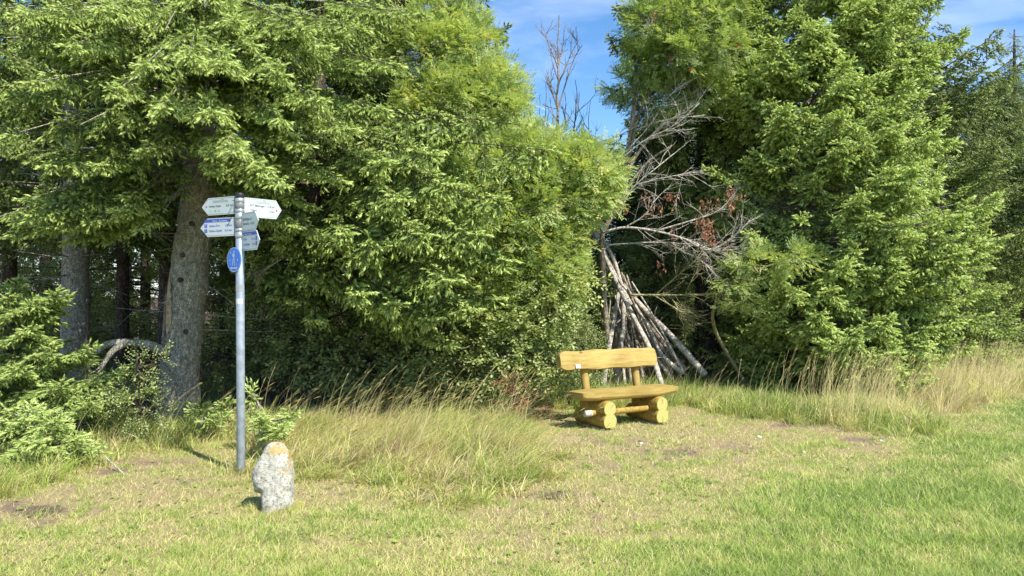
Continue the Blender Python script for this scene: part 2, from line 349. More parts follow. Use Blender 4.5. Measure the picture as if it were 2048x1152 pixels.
class Placer:
    """collects transformed template copies into one buffer"""
    def __init__(s, tpls, cull=0, seed=0): s.tp = tpls; s.items = [[] for _ in tpls]; s.cull = cull; s.seed = seed
    def put(s, i, pos, x, up, scale, dt): s.items[i].append((pos, x, up, scale, dt))
    def flush(s, buf):
        for (v, f, t), it in zip(s.tp, s.items):
            if not it: continue
            if s.cull:
                pp = np.array([a[0] for a in it]); nn_ = .7 * vnoise(pp * 1.5, s.seed) + .3 * vnoise(pp * 3.6, s.seed + 1); it = [a for a, kk in zip(it, nn_ > s.cull) if kk]
                if not it: continue
            pos = np.array([a[0] for a in it], np.float32); X = np.array([a[1] for a in it], float); U = np.array([a[2] for a in it], float)
            sc = np.array([a[3] for a in it]); dt = np.array([a[4] for a in it])
            X /= np.linalg.norm(X, axis=1)[:, None] + 1e-9
            Y = np.cross(U, X); Y /= np.linalg.norm(Y, axis=1)[:, None] + 1e-9; Z = np.cross(X, Y)
            Mx = (np.stack([X, Y, Z], 1) * sc[:, None, None]).astype(np.float32)
            k = len(it); vv = np.einsum('vi,kij->kvj', v, Mx) + pos[:, None, :]
            ff = f[None] + (np.arange(k) * len(v))[:, None, None]
            tt = np.where(t[None] < .08, t[None], np.clip(t[None] + dt[:, None], .1, 1))
            buf.add(vv.reshape(-1, 3), ff.reshape(-1, 3), tt.reshape(-1))
        s.items = [[] for _ in s.tp]
    def count(s): return sum(len(i) for i in s.items)

def bput(pl, q, d, up, sc, dt, rng):
    n = len(pl.tp)
    if n > 5 and sc < .68: pl.put(n - 3 + rng.integers(3), q, d, up, min(1.1, sc * 1.7), dt)
    elif n > 5: pl.put(rng.integers(n - 3), q, d, up, sc, dt)
    else: pl.put(rng.integers(n), q, d, up, sc, dt)
def bough(pl, wood, p0, p1, rng, W=.55, arch=.12, droop=.35, start=.22, sp=.085, dt=0., up=.15, rad=.018):
    p0 = np.asarray(p0, float); p1 = np.asarray(p1, float); Lb = np.linalg.norm(p1 - p0)
    c = (p0 + p1) / 2 + np.array([0, 0, arch * Lb]) ; c[2] -= up * Lb * .5
    k = max(6, int(Lb / .15)); cur = bez(p0, c, p1, k + 1)
    tube(wood, cur, np.linspace(rad, .004, k + 1), 5, .03, cap=False)
    hd = nrm([p1[0] - p0[0], p1[1] - p0[1], 0]); sd_ = np.array([-hd[1], hd[0], 0.0])
    nt_ = len(pl.tp); s = start * Lb
    while s < Lb:
        t = s / Lb; p = (1 - t) ** 2 * p0 + 2 * t * (1 - t) * c + t * t * p1
        tg = nrm(2 * (1 - t) * (c - p0) + 2 * t * (p1 - c))
        wl = W * min(1, (1 - t) * 1.5 + .28) * min(1, .55 + (t - start) * 3)
        for sg in (-1, 1):
            if rng.random() < .06: continue
            ll = wl * rng.uniform(.75, 1.15); q = p.copy(); first = True; dd = droop * rng.uniform(.5, 1.5)
            while ll > .12:
                sc = min(ll, .42) / .40
                d = nrm(tg * rng.uniform(.5, .75) + sg * sd_ * rng.uniform(.6, .85) + np.array([0, 0, -dd]))
                bput(pl, q, d, nrm([0, 0, 1] + rng.normal(0, .25, 3)), sc * rng.uniform(.9, 1.1), dt + rng.normal(0, .05) + .1 * (t - .5), rng)
                # short secondary fork so the frond fills out
                if sc > .7:
                    d2 = nrm(d + tg * rng.uniform(-.5, .7) + np.array([0, 0, -.25 - dd * .5]))
                    bput(pl, q + d * sc * .14, d2, nrm([0, 0, 1] + rng.normal(0, .3, 3)), sc * .65, dt + rng.normal(0, .05), rng)
                q = q + d * sc * .30; ll -= .34; dd += .22; first = False
        if t > start + .05:
            bput(pl, p, nrm(tg + rng.normal(0, .3, 3) + [0, 0, .15]), nrm([0, 0, 1] + rng.normal(0, .5, 3)), .5 * rng.uniform(.8, 1.2), dt + rng.normal(0, .05) + .1, rng)
        s += sp * rng.uniform(.8, 1.25) * (1 if t < .8 else .75)
    tipd = nrm(tg + np.array([0, 0, up * 2.2 + rng.uniform(0, .5)]))
    bput(pl, p1 - tipd * .05, tipd, np.array([0, 0, 1.]), .55, dt + .25, rng)
    for sg in (-1, 1):
        bput(pl, p1 - tipd * .03, nrm(tipd + sg * sd_ * .9 + np.array([0, 0, .1])), np.array([0, 0, 1.]), .42, dt + .22, rng)

def spruce(label, base, H, lean, r0, zb, rad_fn, nb, lod, seed, mat='spruce', bark='bark', W=.55, droop=.35, sp=.1, extra=(), group=None,
           name='spruce_tree', face=None, dt=0., cat='spruce tree', twigs=14, lodx=None, front=0, cull=0, trunk_pts=None, rise=.1, dtf=None, az_skip=None):
    rng = np.random.default_rng(seed); root = thing(name, label, cat, base, group); wood = Buf(); cr_ = Buf(); pl = Placer(TPL[lod], cull, seed)
    base = np.asarray(base, float); top = base + np.array([lean[0], lean[1], H])
    if trunk_pts is None:
        ts = np.linspace(0, 1, 24 if lod < 2 else 10)
        tp = base[None] + np.stack([lean[0] * ts, lean[1] * ts, H * ts - .15], 1)
        rr = r0 * (1 - ts) ** .8 + .02 + r0 * .35 * np.exp(-ts * H / .25)
    else:
        tp, rr = trunk_pts
    if trunk_pts is not None:
        sl = np.linspace(0, len(tp) - 1, 420) ** 1.0; sl = (np.linspace(0, 1, 420) ** 1.6) * (len(tp) - 1); ii = np.arange(len(tp))
        tube(wood, np.stack([np.interp(sl, ii, tp[:, k]) for k in range(3)], 1), np.interp(sl, ii, rr), 110, .03, .06, seed, cap=False, plates=.013)
    else: tube(wood, tp, rr, 16 if label.startswith('second grey') else 9, .03, .07 if lod < 2 else 0, seed, cap=False)
    def on(z): t = np.clip(z / H, 0, 1); return base + np.array([lean[0] * t, lean[1] * t, z])
    if trunk_pts is not None:
        def on(z): return np.array([np.interp(z, tp[:, 2], tp[:, 0]), np.interp(z, tp[:, 2], tp[:, 1]), z])
    for i in range(nb):
        z = zb + (H * .97 - zb) * ((i + .5) / nb) ** 1.15; az = i * 2.399 + rng.uniform(-.35, .35)
        if az_skip and az_skip(z, az, rng): continue
        Rr = rad_fn(z, az) * rng.uniform(.75, 1.1)
        if Rr < .1: continue
        p0 = on(z); p1 = p0 + np.array([math.cos(az) * Rr, math.sin(az) * Rr, rise * Rr * rng.uniform(-.6, 1.4)])
        bough(pl, wood, p0, p1, rng, W=W * min(1, .45 + Rr / 2.2), arch=rng.uniform(-.02, .12), droop=droop, sp=sp, dt=dt + rng.normal(0, .04), start=.42 if Rr > 1.6 else (.3 if Rr > 1.0 else .12), rad=.012 + .008 * Rr)
    for i in range(front):
        z = zb + (min(H * .9, 9) - zb) * rng.random(); az = -math.pi / 2 + rng.normal(0, .75); Rr = rad_fn(z, az) * rng.uniform(.85, 1.12)
        if az_skip and az_skip(z, az, rng): continue
        p0 = on(z); p1 = p0 + np.array([math.cos(az) * Rr, math.sin(az) * Rr, rise * Rr * rng.uniform(-.4, 1.6)])
        bough(pl, wood, p0, p1, rng, W=W, arch=rng.uniform(0, .12), droop=droop, sp=sp, dt=dt + rng.normal(0, .05), start=.5, rad=.02)
    plx = pl if lodx is None else Placer(TPL[lodx], cull * .8, seed)
    for (a, b_, ww, kw) in extra:
        bough(plx, wood, a, b_, rng, W=ww, **kw)
    for i in range(twigs):                       # bare dead lower twigs
        z = rng.uniform(.5, zb + .6); az = rng.uniform(0, 6.28); ln = rng.uniform(.4, 1.3); p = on(z)
        q = p + np.array([math.cos(az), math.sin(az), rng.uniform(-.4, .2)]) * ln
        tube(wood, bez(p, (p + q) / 2 + rng.normal(0, .08, 3), q, 6), np.linspace(.010, .003, 6), 4, .03, cap=False)
        for _ in range(3):
            s_ = rng.uniform(.4, .9); a2 = p + (q - p) * s_; tube(wood, [a2, a2 + rng.normal(0, .16, 3) + (q - p) * .12], [.004, .002], 3, .03, cap=False)
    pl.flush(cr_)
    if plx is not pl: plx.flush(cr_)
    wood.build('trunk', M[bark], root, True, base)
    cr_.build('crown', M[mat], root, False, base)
    return root
print('setup ok')

# ---------------------------------------------------------------- leaves
def rowan_template(seed):
    rng = np.random.default_rng(seed); B = Buf()
    tube(B, [[0, 0, 0], [.12, 0, .0], [.2, .01, -.01]], [.003, .0025, .0015], 3, .03, cap=False)
    for k in range(7):
        o = np.array([.05 + .025 * k, 0, 0]); az = k * 2.4 + rng.uniform(-.4, .4); el = rng.uniform(-.35, .55)
        d = nrm([.55 + .4 * rng.random(), math.cos(az) * .8, math.sin(az) * .8 * .7 + el * .3]); ln = rng.uniform(.12, .17)
        s = nrm(np.cross(d, [rng.normal(0, .2), rng.normal(0, .2), 1])); nn = np.cross(s, d); t0 = rng.uniform(.25, .75)
        for j in range(6):
            t = .25 + .13 * j; p = o + d * ln * t - np.array([0, 0, .03 * t * t])
            for sg in (-1, 1):
                ld = nrm(s * sg + d * .45 - nn * rng.uniform(-.1, .45)); ll = .044 * (1 - .25 * abs(t - .5)) * rng.uniform(.85, 1.1); wd = nrm(np.cross(ld, nn)) * .0075
                m1 = p + ld * ll * .45
                B.add([p, m1 + wd, p + ld * ll, m1 - wd], [[0, 1, 2], [0, 2, 3]], t0 + rng.normal(0, .06))
        p = o + d * ln; m1 = p + d * .02; wd = s * .007; B.add([p, m1 + wd, p + d * .045, m1 - wd], [[0, 1, 2], [0, 2, 3]], t0)
    return B.arrays()
def leaf_template(seed, L=.055, Wd=.017, n=11):
    rng = np.random.default_rng(seed); B = Buf()
    tube(B, [[0, 0, 0], [.12, 0, .01], [.26, .01, -.01]], [.003, .002, .001], 3, .03, cap=False)
    for k in range(n):
        p = np.array([.03 + .23 * k / n, 0, 0]); az = k * 2.2; d = nrm([.6, math.cos(az), math.sin(az) * .6 + .1]); s = nrm(np.cross(d, [rng.normal(0, .3), rng.normal(0, .3), 1]))
        nn = np.cross(s, d); ll = L * rng.uniform(.7, 1.2); ww = Wd * rng.uniform(.8, 1.2); t0 = rng.uniform(.2, .8); p = p + d * .012
        B.add([p, p + d * ll * .4 + s * ww, p + d * ll * .8 + s * ww * .6, p + d * ll - nn * ll * .12, p + d * ll * .8 - s * ww * .6, p + d * ll * .4 - s * ww, p + d * ll * .5 - nn * ww * .35],
              [[0, 1, 6], [1, 2, 6], [2, 3, 6], [3, 4, 6], [4, 5, 6], [5, 0, 6]], t0)
    return B.arrays()
RT = [rowan_template(100 + k) for k in range(8)]
LT = [leaf_template(120 + k) for k in range(7)]
LS = [leaf_template(140 + k, .032, .011, 16) for k in range(6)]

def blobs(label, base, cat, name, tpls, mat, bl, seed, bark='bark_dark', group=None, trunk=None, r0=.05, dens=1.0, scale=1.0, dt=0., stems=None, berries=(), rng_twig=.25):
    """broadleaved tree or shrub: bl = list of (centre, (rx,ry,rz), n) clumps carried by limbs"""
    rng = np.random.default_rng(seed); base = np.asarray(base, float); root = thing(name, label, cat, base, group)
    wood = Buf(); lv = Buf(); pl = Placer(tpls)
    if trunk is None: trunk = [base + [0, 0, -.1], base + [0, 0, .6]]
    tr = poly(trunk, 7); tube(wood, tr, np.linspace(r0, max(.012, r0 * .35), len(tr)), 9, .03, .08, seed, cap=False)
    for st in (stems or []):
        q = poly(st, 6); tube(wood, q, np.linspace(r0 * .7, .012, len(q)), 7, .03, .06, seed + 1, cap=False)
        tr = np.vstack([tr, q])
    for c, rad, n in bl:
        c = np.asarray(c, float); rad = np.asarray(rad, float)
        dist = np.linalg.norm(tr - c, axis=1) + np.maximum(0, tr[:, 2] - c[2]) * 2; j = tr[int(np.argmin(dist))]
        mid = (j + c) / 2 + rng.normal(0, .06, 3) + np.array([0, 0, -.08]); lim = bez(j, mid, c, 7); tube(wood, lim, np.linspace(.02, .008, 7), 5, .03, cap=False)
        nn = int(n * dens)
        d = rng.normal(0, 1, (nn, 3)); d /= np.linalg.norm(d, axis=1)[:, None]; r = rng.uniform(.25, 1, nn) ** .5
        lump = .72 + .5 * vnoise(d * 2.3 + seed, seed)
        pos = c + d * rad * (r * lump)[:, None]
        for p, dd in zip(pos, d):
            if p[2] < .12: continue
            x = nrm(dd * .8 + rng.normal(0, .45, 3) + [0, -.1, -.1])
            pl.put(rng.integers(len(tpls)), p, x, nrm([rng.normal(0, .35), rng.normal(0, .35) - .2, 1]), scale * rng.uniform(.8, 1.25), dt + rng.normal(0, .1) + (.15 if rng.random() < .05 else 0))
            if rng.random() < rng_twig:
                tube(wood, bez(lim[rng.integers(3, 7)], (p + c) / 2 + rng.normal(0, .05, 3), p, 4), [.007, .005, .004, .002], 3, .03, cap=False)
    pl.flush(lv)
    wood.build('trunk' if 'tree' in name else 'stem', M[bark], root, True, base)
    lv.build('crown' if 'tree' in name else 'foliage', M[mat], root, False, base)
    for c in berries:
        bb = Buf()
        for _ in range(16):
            q = rng.normal(0, .017, 3) * [1, 1, .7]; r = .007
            v = np.array([[0, 0, r], [r, 0, 0], [0, r, 0], [-r, 0, 0], [0, -r, 0], [0, 0, -r]]) + q
            bb.add(v + c, [[0, 1, 2], [0, 2, 3], [0, 3, 4], [0, 4, 1], [5, 2, 1], [5, 3, 2], [5, 4, 3], [5, 1, 4]], .5)
        bb.build('berry_cluster', M['berry'], root, True, base)
    return root

# ---------------------------------------------------------------- ground: one sheet out to the horizon
def graded(a0, a1, n, c, k):
    t = np.linspace(-1, 1, n); s = np.sinh(t * k) / math.sinh(k)
    return np.where(s < 0, c + s * (c - a0), c + s * (a1 - c))
gx = graded(-250, 250, 420, 0, 5.2); gy = graded(-60, 700, 420, 7.5, 5.4)
XX, YY = np.meshgrid(gx, gy); ZZ = gz(XX, YY)
gr_, br_ = lawn_fields(XX, YY)
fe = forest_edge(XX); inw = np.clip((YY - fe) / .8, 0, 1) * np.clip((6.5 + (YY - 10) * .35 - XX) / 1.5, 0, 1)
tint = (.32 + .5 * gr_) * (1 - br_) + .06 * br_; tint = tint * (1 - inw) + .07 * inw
far = np.clip((np.hypot(XX, YY) - 18) / 20, 0, 1) * (1 - inw); tint = tint * (1 - far) + .42 * far
B = Buf(); nx_, ny_ = len(gx), len(gy)
i = np.arange(ny_ - 1)[:, None] * nx_; j = np.arange(nx_ - 1)[None]; a_ = i + j
B.add(np.stack([XX, YY, ZZ], -1).reshape(-1, 3), np.concatenate([np.stack([a_, a_ + 1, a_ + nx_ + 1], -1).reshape(-1, 3), np.stack([a_, a_ + nx_ + 1, a_ + nx_], -1).reshape(-1, 3)]), tint.ravel())
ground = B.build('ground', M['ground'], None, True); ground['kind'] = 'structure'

# ---------------------------------------------------------------- grass
def blades(buf, x, y, h, lean, wdt, tint, rng, seg=2, z=None, tipfade=0.):
    n = len(x); z = gz(x, y) - .004 if z is None else z; base = np.stack([x, y, z], -1)
    ya = rng.uniform(0, np.pi, n); wv = np.stack([np.cos(ya), np.sin(ya) * .5, np.zeros(n)], -1) * wdt[:, None] / 2
    rows = []; tt = []
    for k in range(seg + 1):
        t = k / seg; ll = np.hypot(lean[:, 0], lean[:, 1])
        c = base + np.stack([lean[:, 0] * t ** 1.8, lean[:, 1] * t ** 1.8, h * (t - .35 * np.minimum(1.6, ll / (h + 1e-6)) * t * t)], -1)
        if k < seg: rows += [c - wv * (1 - .35 * t), c + wv * (1 - .35 * t)]; tt += [tint - .0 * t] * 2
        else: rows.append(c); tt.append(tint - tipfade)
    m = len(rows); V = np.stack(rows, 1)
    f = []
    for k in range(seg - 1): f += [[2 * k, 2 * k + 1, 2 * k + 3], [2 * k, 2 * k + 3, 2 * k + 2]]
    f.append([2 * seg - 2, 2 * seg - 1, 2 * seg])
    F = np.array(f)[None] + (np.arange(n) * m)[:, None, None]
    buf.add(V.reshape(-1, 3), F.reshape(-1, 3), np.clip(np.stack(tt, 1).reshape(-1), 0, 1))
rng = np.random.default_rng(5)
def scatter(n, d0, d1, power, x_ang=.78, xpad=.8):
    """points whose density falls with distance from the viewpoint area"""
    u = rng.random(n); d = (d0 ** (1 - power) + u * (d1 ** (1 - power) - d0 ** (1 - power))) ** (1 / (1 - power))
    x = rng.uniform(-1, 1, n) * (x_ang * d + xpad); return x, d
N = 700000
x, y = scatter(N, 2.7, 22, 1.75)
g, br = lawn_fields(x, y)
fe = forest_edge(x)
patch = n2(x, y, 9, 55)
dens = np.clip(.5 + .6 * g + .5 * (patch - .5) - .85 * br, .06, 1)
keep = (rng.random(N) < dens) & (y < fe + .8) & ~((np.abs(x + .20 + 2.46 - .2) < .0))
x, y, g, br = x[keep], y[keep], g[keep], br[keep]; n = len(x)
lush = np.clip((g - .45) * 2.2, 0, 1)
h = (.026 + .034 * lush + .016 * rng.random(n)) * rng.uniform(.6, 1.35, n) * (1 + .02 * y)
clump = np.clip((fb(x, y, 2.2, 61) - .58) * 6, 0, 1); h *= 1 + .9 * clump
wd = (.0030 + .00055 * y) * rng.uniform(.7, 1.3, n)
an = rng.uniform(0, 6.28, n) ; ln = h * rng.uniform(.3, 1.5, n)
tn = .27 + .58 * g - .2 * br + rng.normal(0, .15, n) + (n2(x, y, 14, 88) - .5) * .35; straw = rng.random(n) < (.42 - .33 * lush); tn = np.where(straw, rng.uniform(.08, .42, n), tn)
B = Buf(); blades(B, x, y, h, np.stack([np.cos(an) * ln + .008, np.sin(an) * ln], -1), wd, np.clip(tn, .05, .97), rng, 1)
# dry thatch lying flat
n = 150000; x, y = scatter(n, 2.8, 13, 1.6); g, br = lawn_fields(x, y); k = (rng.random(n) < np.clip(1.05 - g, .1, 1) * (1 - .75 * br)) & (y < forest_edge(x) + .5); x, y, g, br = x[k], y[k], g[k], br[k]; n = len(x)
an = rng.uniform(0, 6.28, n); ln = rng.uniform(.02, .06, n)
blades(B, x, y, rng.uniform(.004, .016, n), np.stack([np.cos(an) * ln, np.sin(an) * ln], -1), .0022 + .0003 * y, rng.uniform(.12, .42, n), rng, 1)
# brighter tufts
for k in range(900):
    d = rng.uniform(3.4, 10.5); cx = rng.uniform(-.72, .72) * d
    if d > forest_edge(cx): continue
    m = rng.integers(15, 60); rr = rng.uniform(.02, .10); x = cx + rng.normal(0, rr, m); y = d + rng.normal(0, rr, m); an = rng.uniform(0, 6.28, m); hh = rng.uniform(.03, .085) * rng.uniform(.6, 1.2, m)
    blades(B, x, y, hh, np.stack([np.cos(an), np.sin(an)], -1) * (hh * rng.uniform(.3, 1, m))[:, None], np.full(m, .0045), np.clip(rng.normal(.68 + .1 * rng.random(), .08, m), .3, .95), rng, 2)
for k in range(2600):                      # small broad weeds and fallen leaves in the turf
    d = rng.uniform(3.2, 10.5); cx = rng.uniform(-.74, .74) * d
    if d > forest_edge(cx) + .3: continue
    dead = rng.random() < .4; z0 = float(gz(cx, d)) + .012; c = np.array([cx, d, z0]); tn_ = rng.uniform(.02, .2) if dead else rng.uniform(.68, .95)
    for q in range(1 if dead else rng.integers(3, 7)):
        a_ = rng.uniform(0, 6.28); l_ = rng.uniform(.014, .034); dv = np.array([math.cos(a_), math.sin(a_), rng.uniform(0, .5)]) * l_; sv_ = np.array([-math.sin(a_), math.cos(a_), 0]) * l_ * .38
        B.add([c, c + dv * .5 + sv_, c + dv, c + dv * .5 - sv_], [[0, 1, 2], [0, 2, 3]], tn_)
for (cx, cy, rr_, m_) in ((-2.448, 7.0, .075, 110), (-1.775, 5.8, .17, 260), (-1.775, 5.74, .15, 160)):
    a_ = rng.uniform(0, 6.28, m_); q = rr_ * rng.uniform(.85, 1.3, m_); x = cx + np.cos(a_) * q; y = cy + np.sin(a_) * q * .75; hh = rng.uniform(.03, .10, m_)
    blades(B, x, y, hh, np.stack([np.cos(a_), np.sin(a_)], -1) * (hh * rng.uniform(.1, .9, m_))[:, None], np.full(m_, .0045), np.clip(rng.normal(.5, .15, m_), .15, .9), rng, 2)
lawn = B.build('lawn_grass', M['lawn'], None, False)
tag(lawn, 'short mown grass, lush green on the right and dry straw with bare patches around the bench and stone', 'grass', kind='stuff')

def inside(x, y, poly_):
    r = np.zeros(len(x), bool); k = len(poly_)
    for a in range(k):
        x0, y0 = poly_[a]; x1, y1 = poly_[(a + 1) % k]
        c = ((y0 > y) != (y1 > y)) & (x < (x1 - x0) * (y - y0) / (y1 - y0 + 1e-9) + x0); r ^= c
    return r
def region(poly_, n, wob=.12):
    p = np.array(poly_); lo = p.min(0); hi = p.max(0); x = rng.uniform(lo[0], hi[0], n); y = rng.uniform(lo[1], hi[1], n)
    k = inside(x + (fb(x, y, 1.6, 77) - .5) * wob * 4, y + (fb(x, y, 1.6, 78) - .5) * wob * 4, poly_); return x[k], y[k]
def heads(buf, x, y, h, lean, tint, hl=.085, hw=.0042):
    """flowering stems: thin arching stalk with a narrow seed head"""
    n = len(x); z = gz(x, y); T = np.linspace(0, 1, 6); cs = []
    for t in T:
        cs.append(np.stack([x + lean[:, 0] * t ** 2, y + lean[:, 1] * t ** 2, z + h * (t - .12 * t ** 3)], -1))
    rows = []
    side = nrm([1, .35, 0]); up = np.array([0, .2, .95])
    for k, c in enumerate(cs): rows += [c - side * .0013, c + side * .0013]
    V = np.stack(rows, 1); f = []
    for k in range(5): f += [[2 * k, 2 * k + 1, 2 * k + 3], [2 * k, 2 * k + 3, 2 * k + 2]]
    F = np.array(f)[None] + (np.arange(n) * 12)[:, None, None]; buf.add(V.reshape(-1, 3), F.reshape(-1, 3), np.repeat(tint, 12))
    d = cs[5] - cs[4]; d /= np.linalg.norm(d, axis=1)[:, None]; hl = hl * np.random.default_rng(3).uniform(.6, 1.4, n)[:, None]
    e = cs[5] + d * hl + np.array([0.15, 0, -.2]) * hl * .25; m = cs[5] + d * hl * .45
    for s in (side, np.array([0, 1., .2]), nrm([.3, 0, 1])):
        V = np.stack([cs[5] - d * hl * .15, m - s * hw, e, m + s * hw], 1); F = np.array([[0, 1, 2], [0, 2, 3]])[None] + (np.arange(n) * 4)[:, None, None]
        buf.add(V.reshape(-1, 3), F.reshape(-1, 3), np.repeat(np.clip(tint + .02, 0, 1), 4))
def tall(buf, poly_, n, h0, h1, leanx, leany, tintfn, spread=.6, wd=.0070, seg=3, per=26):
    n = int(n * .42)
    cx, cy = region(poly_, max(8, n // per)); k = len(cx); ht = rng.uniform(.55, 1.15, k) * (.6 + .8 * fb(cx, cy, 1.3, 90)); tn = tintfn(cx, cy) + rng.normal(0, .18, k)
    wind = rng.normal(0, .42, (k, 2)); rr = rng.uniform(.03, .14, k)
    x = np.repeat(cx, per); y = np.repeat(cy, per); m = len(x); an = rng.uniform(0, 6.28, m); rad = np.sqrt(rng.random(m)) * np.repeat(rr, per)
    x = x + np.cos(an) * rad; y = y + np.sin(an) * rad
    h = rng.uniform(h0, h1, m) * np.repeat(ht, per) * rng.uniform(.6, 1.1, m); an = an + rng.normal(0, .6, m); l = h * rng.uniform(.1, 1.3, m) * spread
    wnd = np.repeat(wind, per, 0)
    lean = np.stack([np.cos(an) * l + (leanx + wnd[:, 0]) * h, np.sin(an) * l + (leany + wnd[:, 1]) * h], -1)
    dead = rng.random(m) < .22
    t = np.where(dead, rng.uniform(.03, .3, m), np.clip(np.repeat(tn, per) + rng.normal(0, .07, m), .08, .95))
    blades(buf, x, y, h, lean, wd * rng.uniform(.5, 1.2, m) * (1 + .02 * y), t, rng, seg, tipfade=.04)
def stalks(buf, poly_, n, h0, h1, leanx, leany, t0=.3):
    x, y = region(poly_, n); m = len(x); h = rng.uniform(h0, h1, m)
    lean = np.stack([leanx * h * rng.uniform(.3, 1.5, m), (leany + rng.normal(0, .12, m)) * h], -1)
    heads(buf, x, y, h, lean, np.clip(rng.normal(t0, .06, m), .15, .6))
TG = lambda hi, lo, sc=1.2, s=5: (lambda x, y: lo + (hi - lo) * np.clip((fb(x, y, sc, s) - .3) * 2.5, 0, 1))
# the big arching clump left of the bench
PA = [(-2.15, 7.15), (-1.5, 7.0), (-1.0, 6.75), (-.55, 6.35), (-.1, 6.3), (.2, 7.1), (.3, 8.0), (.0, 9.1), (-.8, 9.9), (-2.2, 9.9), (-2.9, 9.0), (-2.9, 8.2)]
B = Buf()
tall(B, PA, 60000, .10, .38, .45, -.1, TG(.80, .16, 1.8), 1.0)
for _k in range(70):
    _a = rng.uniform(0, 1); _cx = -2.5 + 3.2 * _a + rng.normal(0, .15); _cy = np.interp(_cx, [-2.6, -1, -.4, .2, .6], [7.3, 6.7, 6.2, 6.9, 8.2]) - abs(rng.normal(0, .22)); tall(B, [(_cx - .1, _cy - .1), (_cx + .1, _cy - .1), (_cx + .1, _cy + .1), (_cx - .1, _cy + .1)], 420, .05, .2, .3, -.2, TG(.75, .3), 1.1)
tall(B, [(-2.1, 7.05), (-1.0, 6.65), (-.1, 6.15), (.25, 7.0), (.1, 7.4), (-.6, 7.0), (-1.9, 7.5)], 16000, .10, .30, .5, -.35, TG(.85, .45), .8)
tall(B, [(-1.5, 7.4), (-.2, 7.2), (.15, 8.0), (-.2, 9.0), (-1.5, 9.3)], 12000, .3, .6, .8, -.1, TG(.62, .33), .4, .004)
x_, y_ = region(PA, 1000); m_ = len(x_); h_ = rng.uniform(.28, .6, m_); blades(B, x_, y_, h_, np.stack([h_ * rng.uniform(.1, 1.3, m_), h_ * rng.uniform(-.5, .2, m_)], -1), np.full(m_, .0055), rng.uniform(.12, .5, m_), rng, 5)
stalks(B, PA, 260, .35, .62, .8, -.05, .34)
stalks(B, [(-2.2, 8.4), (.1, 8.0), (.0, 9.6), (-2.2, 9.8)], 110, .5, .85, .45, 0, .32)
tag(B.build('tall_grass', M['tall'], None), 'dense clump of arching tall yellow-green grass with seed heads between the stone and the bench', 'tall grass', kind='stuff')
# rough grass along the wood's edge on the left
PB = [(-6.5, 5.9), (-4.2, 6.1), (-3.75, 6.5), (-3.9, 7.6), (-3.3, 7.9), (-2.5, 8.0), (-2.1, 8.4), (-2.3, 10.3), (-8, 10.3)]
B = Buf()
tall(B, PB, 60000, .10, .34, .15, -.1, TG(.85, .45, 1.4, 8), .9)
tall(B, [(-6, 5.8), (-4.0, 6.1), (-3.8, 6.6), (-4.3, 7.4), (-6, 7.4)], 22000, .14, .36, .2, -.2, TG(.85, .55, 1.4, 8), .9)
stalks(B, PB, 160, .35, .75, .4, 0, .35)
tag(B.build('tall_grass', M['tall'], None), 'rough green and straw grass at the foot of the leaning spruce trunk behind the signpost', 'tall grass', kind='stuff')
# green band and dry stalks behind and right of the bench
PC = [(.55, 10.9), (1.35, 10.9), (2.45, 11.3), (2.75, 10.4), (3.3, 9.5), (4.1, 8.6), (4.8, 8.5), (5.3, 9.0), (5.4, 9.8), (5.9, 11.2), (6.0, 13.5), (4.6, 14), (.9, 14)]
B = Buf()
tall(B, PC, 80000, .09, .30, .15, -.15, TG(.92, .5, 1.2, 12), .9)
tall(B, [(.6, 10.9), (1.35, 10.9), (2.45, 11.3), (2.8, 10.3), (3.8, 9.6), (4.0, 11.5), (2.8, 12.8), (.7, 12.8)], 60000, .16, .42, .2, -.15, TG(.92, .6, 1.2, 12), .8)
PC2 = [(4.0, 9.0), (4.8, 8.8), (5.2, 9.4), (5.3, 10.8), (5.0, 11.5), (3.8, 10.4), (3.7, 9.6)]
tall(B, PC2, 22000, .18, .46, .18, -.1, TG(.75, .35, 1.4, 13), .7)
stalks(B, [(3.75, 8.9), (4.6, 8.8), (5.0, 9.4), (5.0, 10.4), (3.8, 10.2)], 260, .45, .95, .28, 0, .27)
for _k in range(16):
    _x = rng.uniform(3.7, 4.9); _y = rng.uniform(9.0, 10.2); stalks(B, [(_x - .09, _y - .09), (_x + .09, _y - .09), (_x + .09, _y + .09), (_x - .09, _y + .09)], 12, .5, 1.0, rng.uniform(-.1, .45), 0, .27)
stalks(B, [(3.4, 9.9), (4.2, 9.6), (5.1, 10.6), (5.2, 12), (3.2, 11.8)], 60, .5, .95, .15, 0, .27)
stalks(B, PC, 240, .4, .75, .35, 0, .3)
tag(B.build('tall_grass', M['tall'], None), 'long green grass with pale dry stalks running from behind the bench along the big right-hand spruce', 'tall grass', kind='stuff')
# golden meadow strip at far right
PD = [(5.6, 9.9), (6.8, 11.2), (8.4, 12.8), (11, 14.5), (20, 24), (30, 40), (14, 34), (9.5, 22), (7.6, 15.5), (6.0, 12.5)]
B = Buf()
tall(B, PD, 60000, .3, .62, .2, -.1, TG(.42, .22, .8, 15), .5, .006)
PD2 = [(5.6, 9.9), (6.8, 11.0), (8.6, 13.0), (9.8, 14.8), (7.7, 15), (6.0, 12.2)]
tall(B, PD2, 70000, .2, .62, .22, -.1, TG(.45, .22, .8, 15), .5, .0055)
stalks(B, PD2, 1500, .55, .9, .2, 0, .26)
tag(B.build('tall_grass', M['tall'], None), 'golden dry tall meadow grass beyond the mown green field on the far right', 'tall grass', kind='stuff')
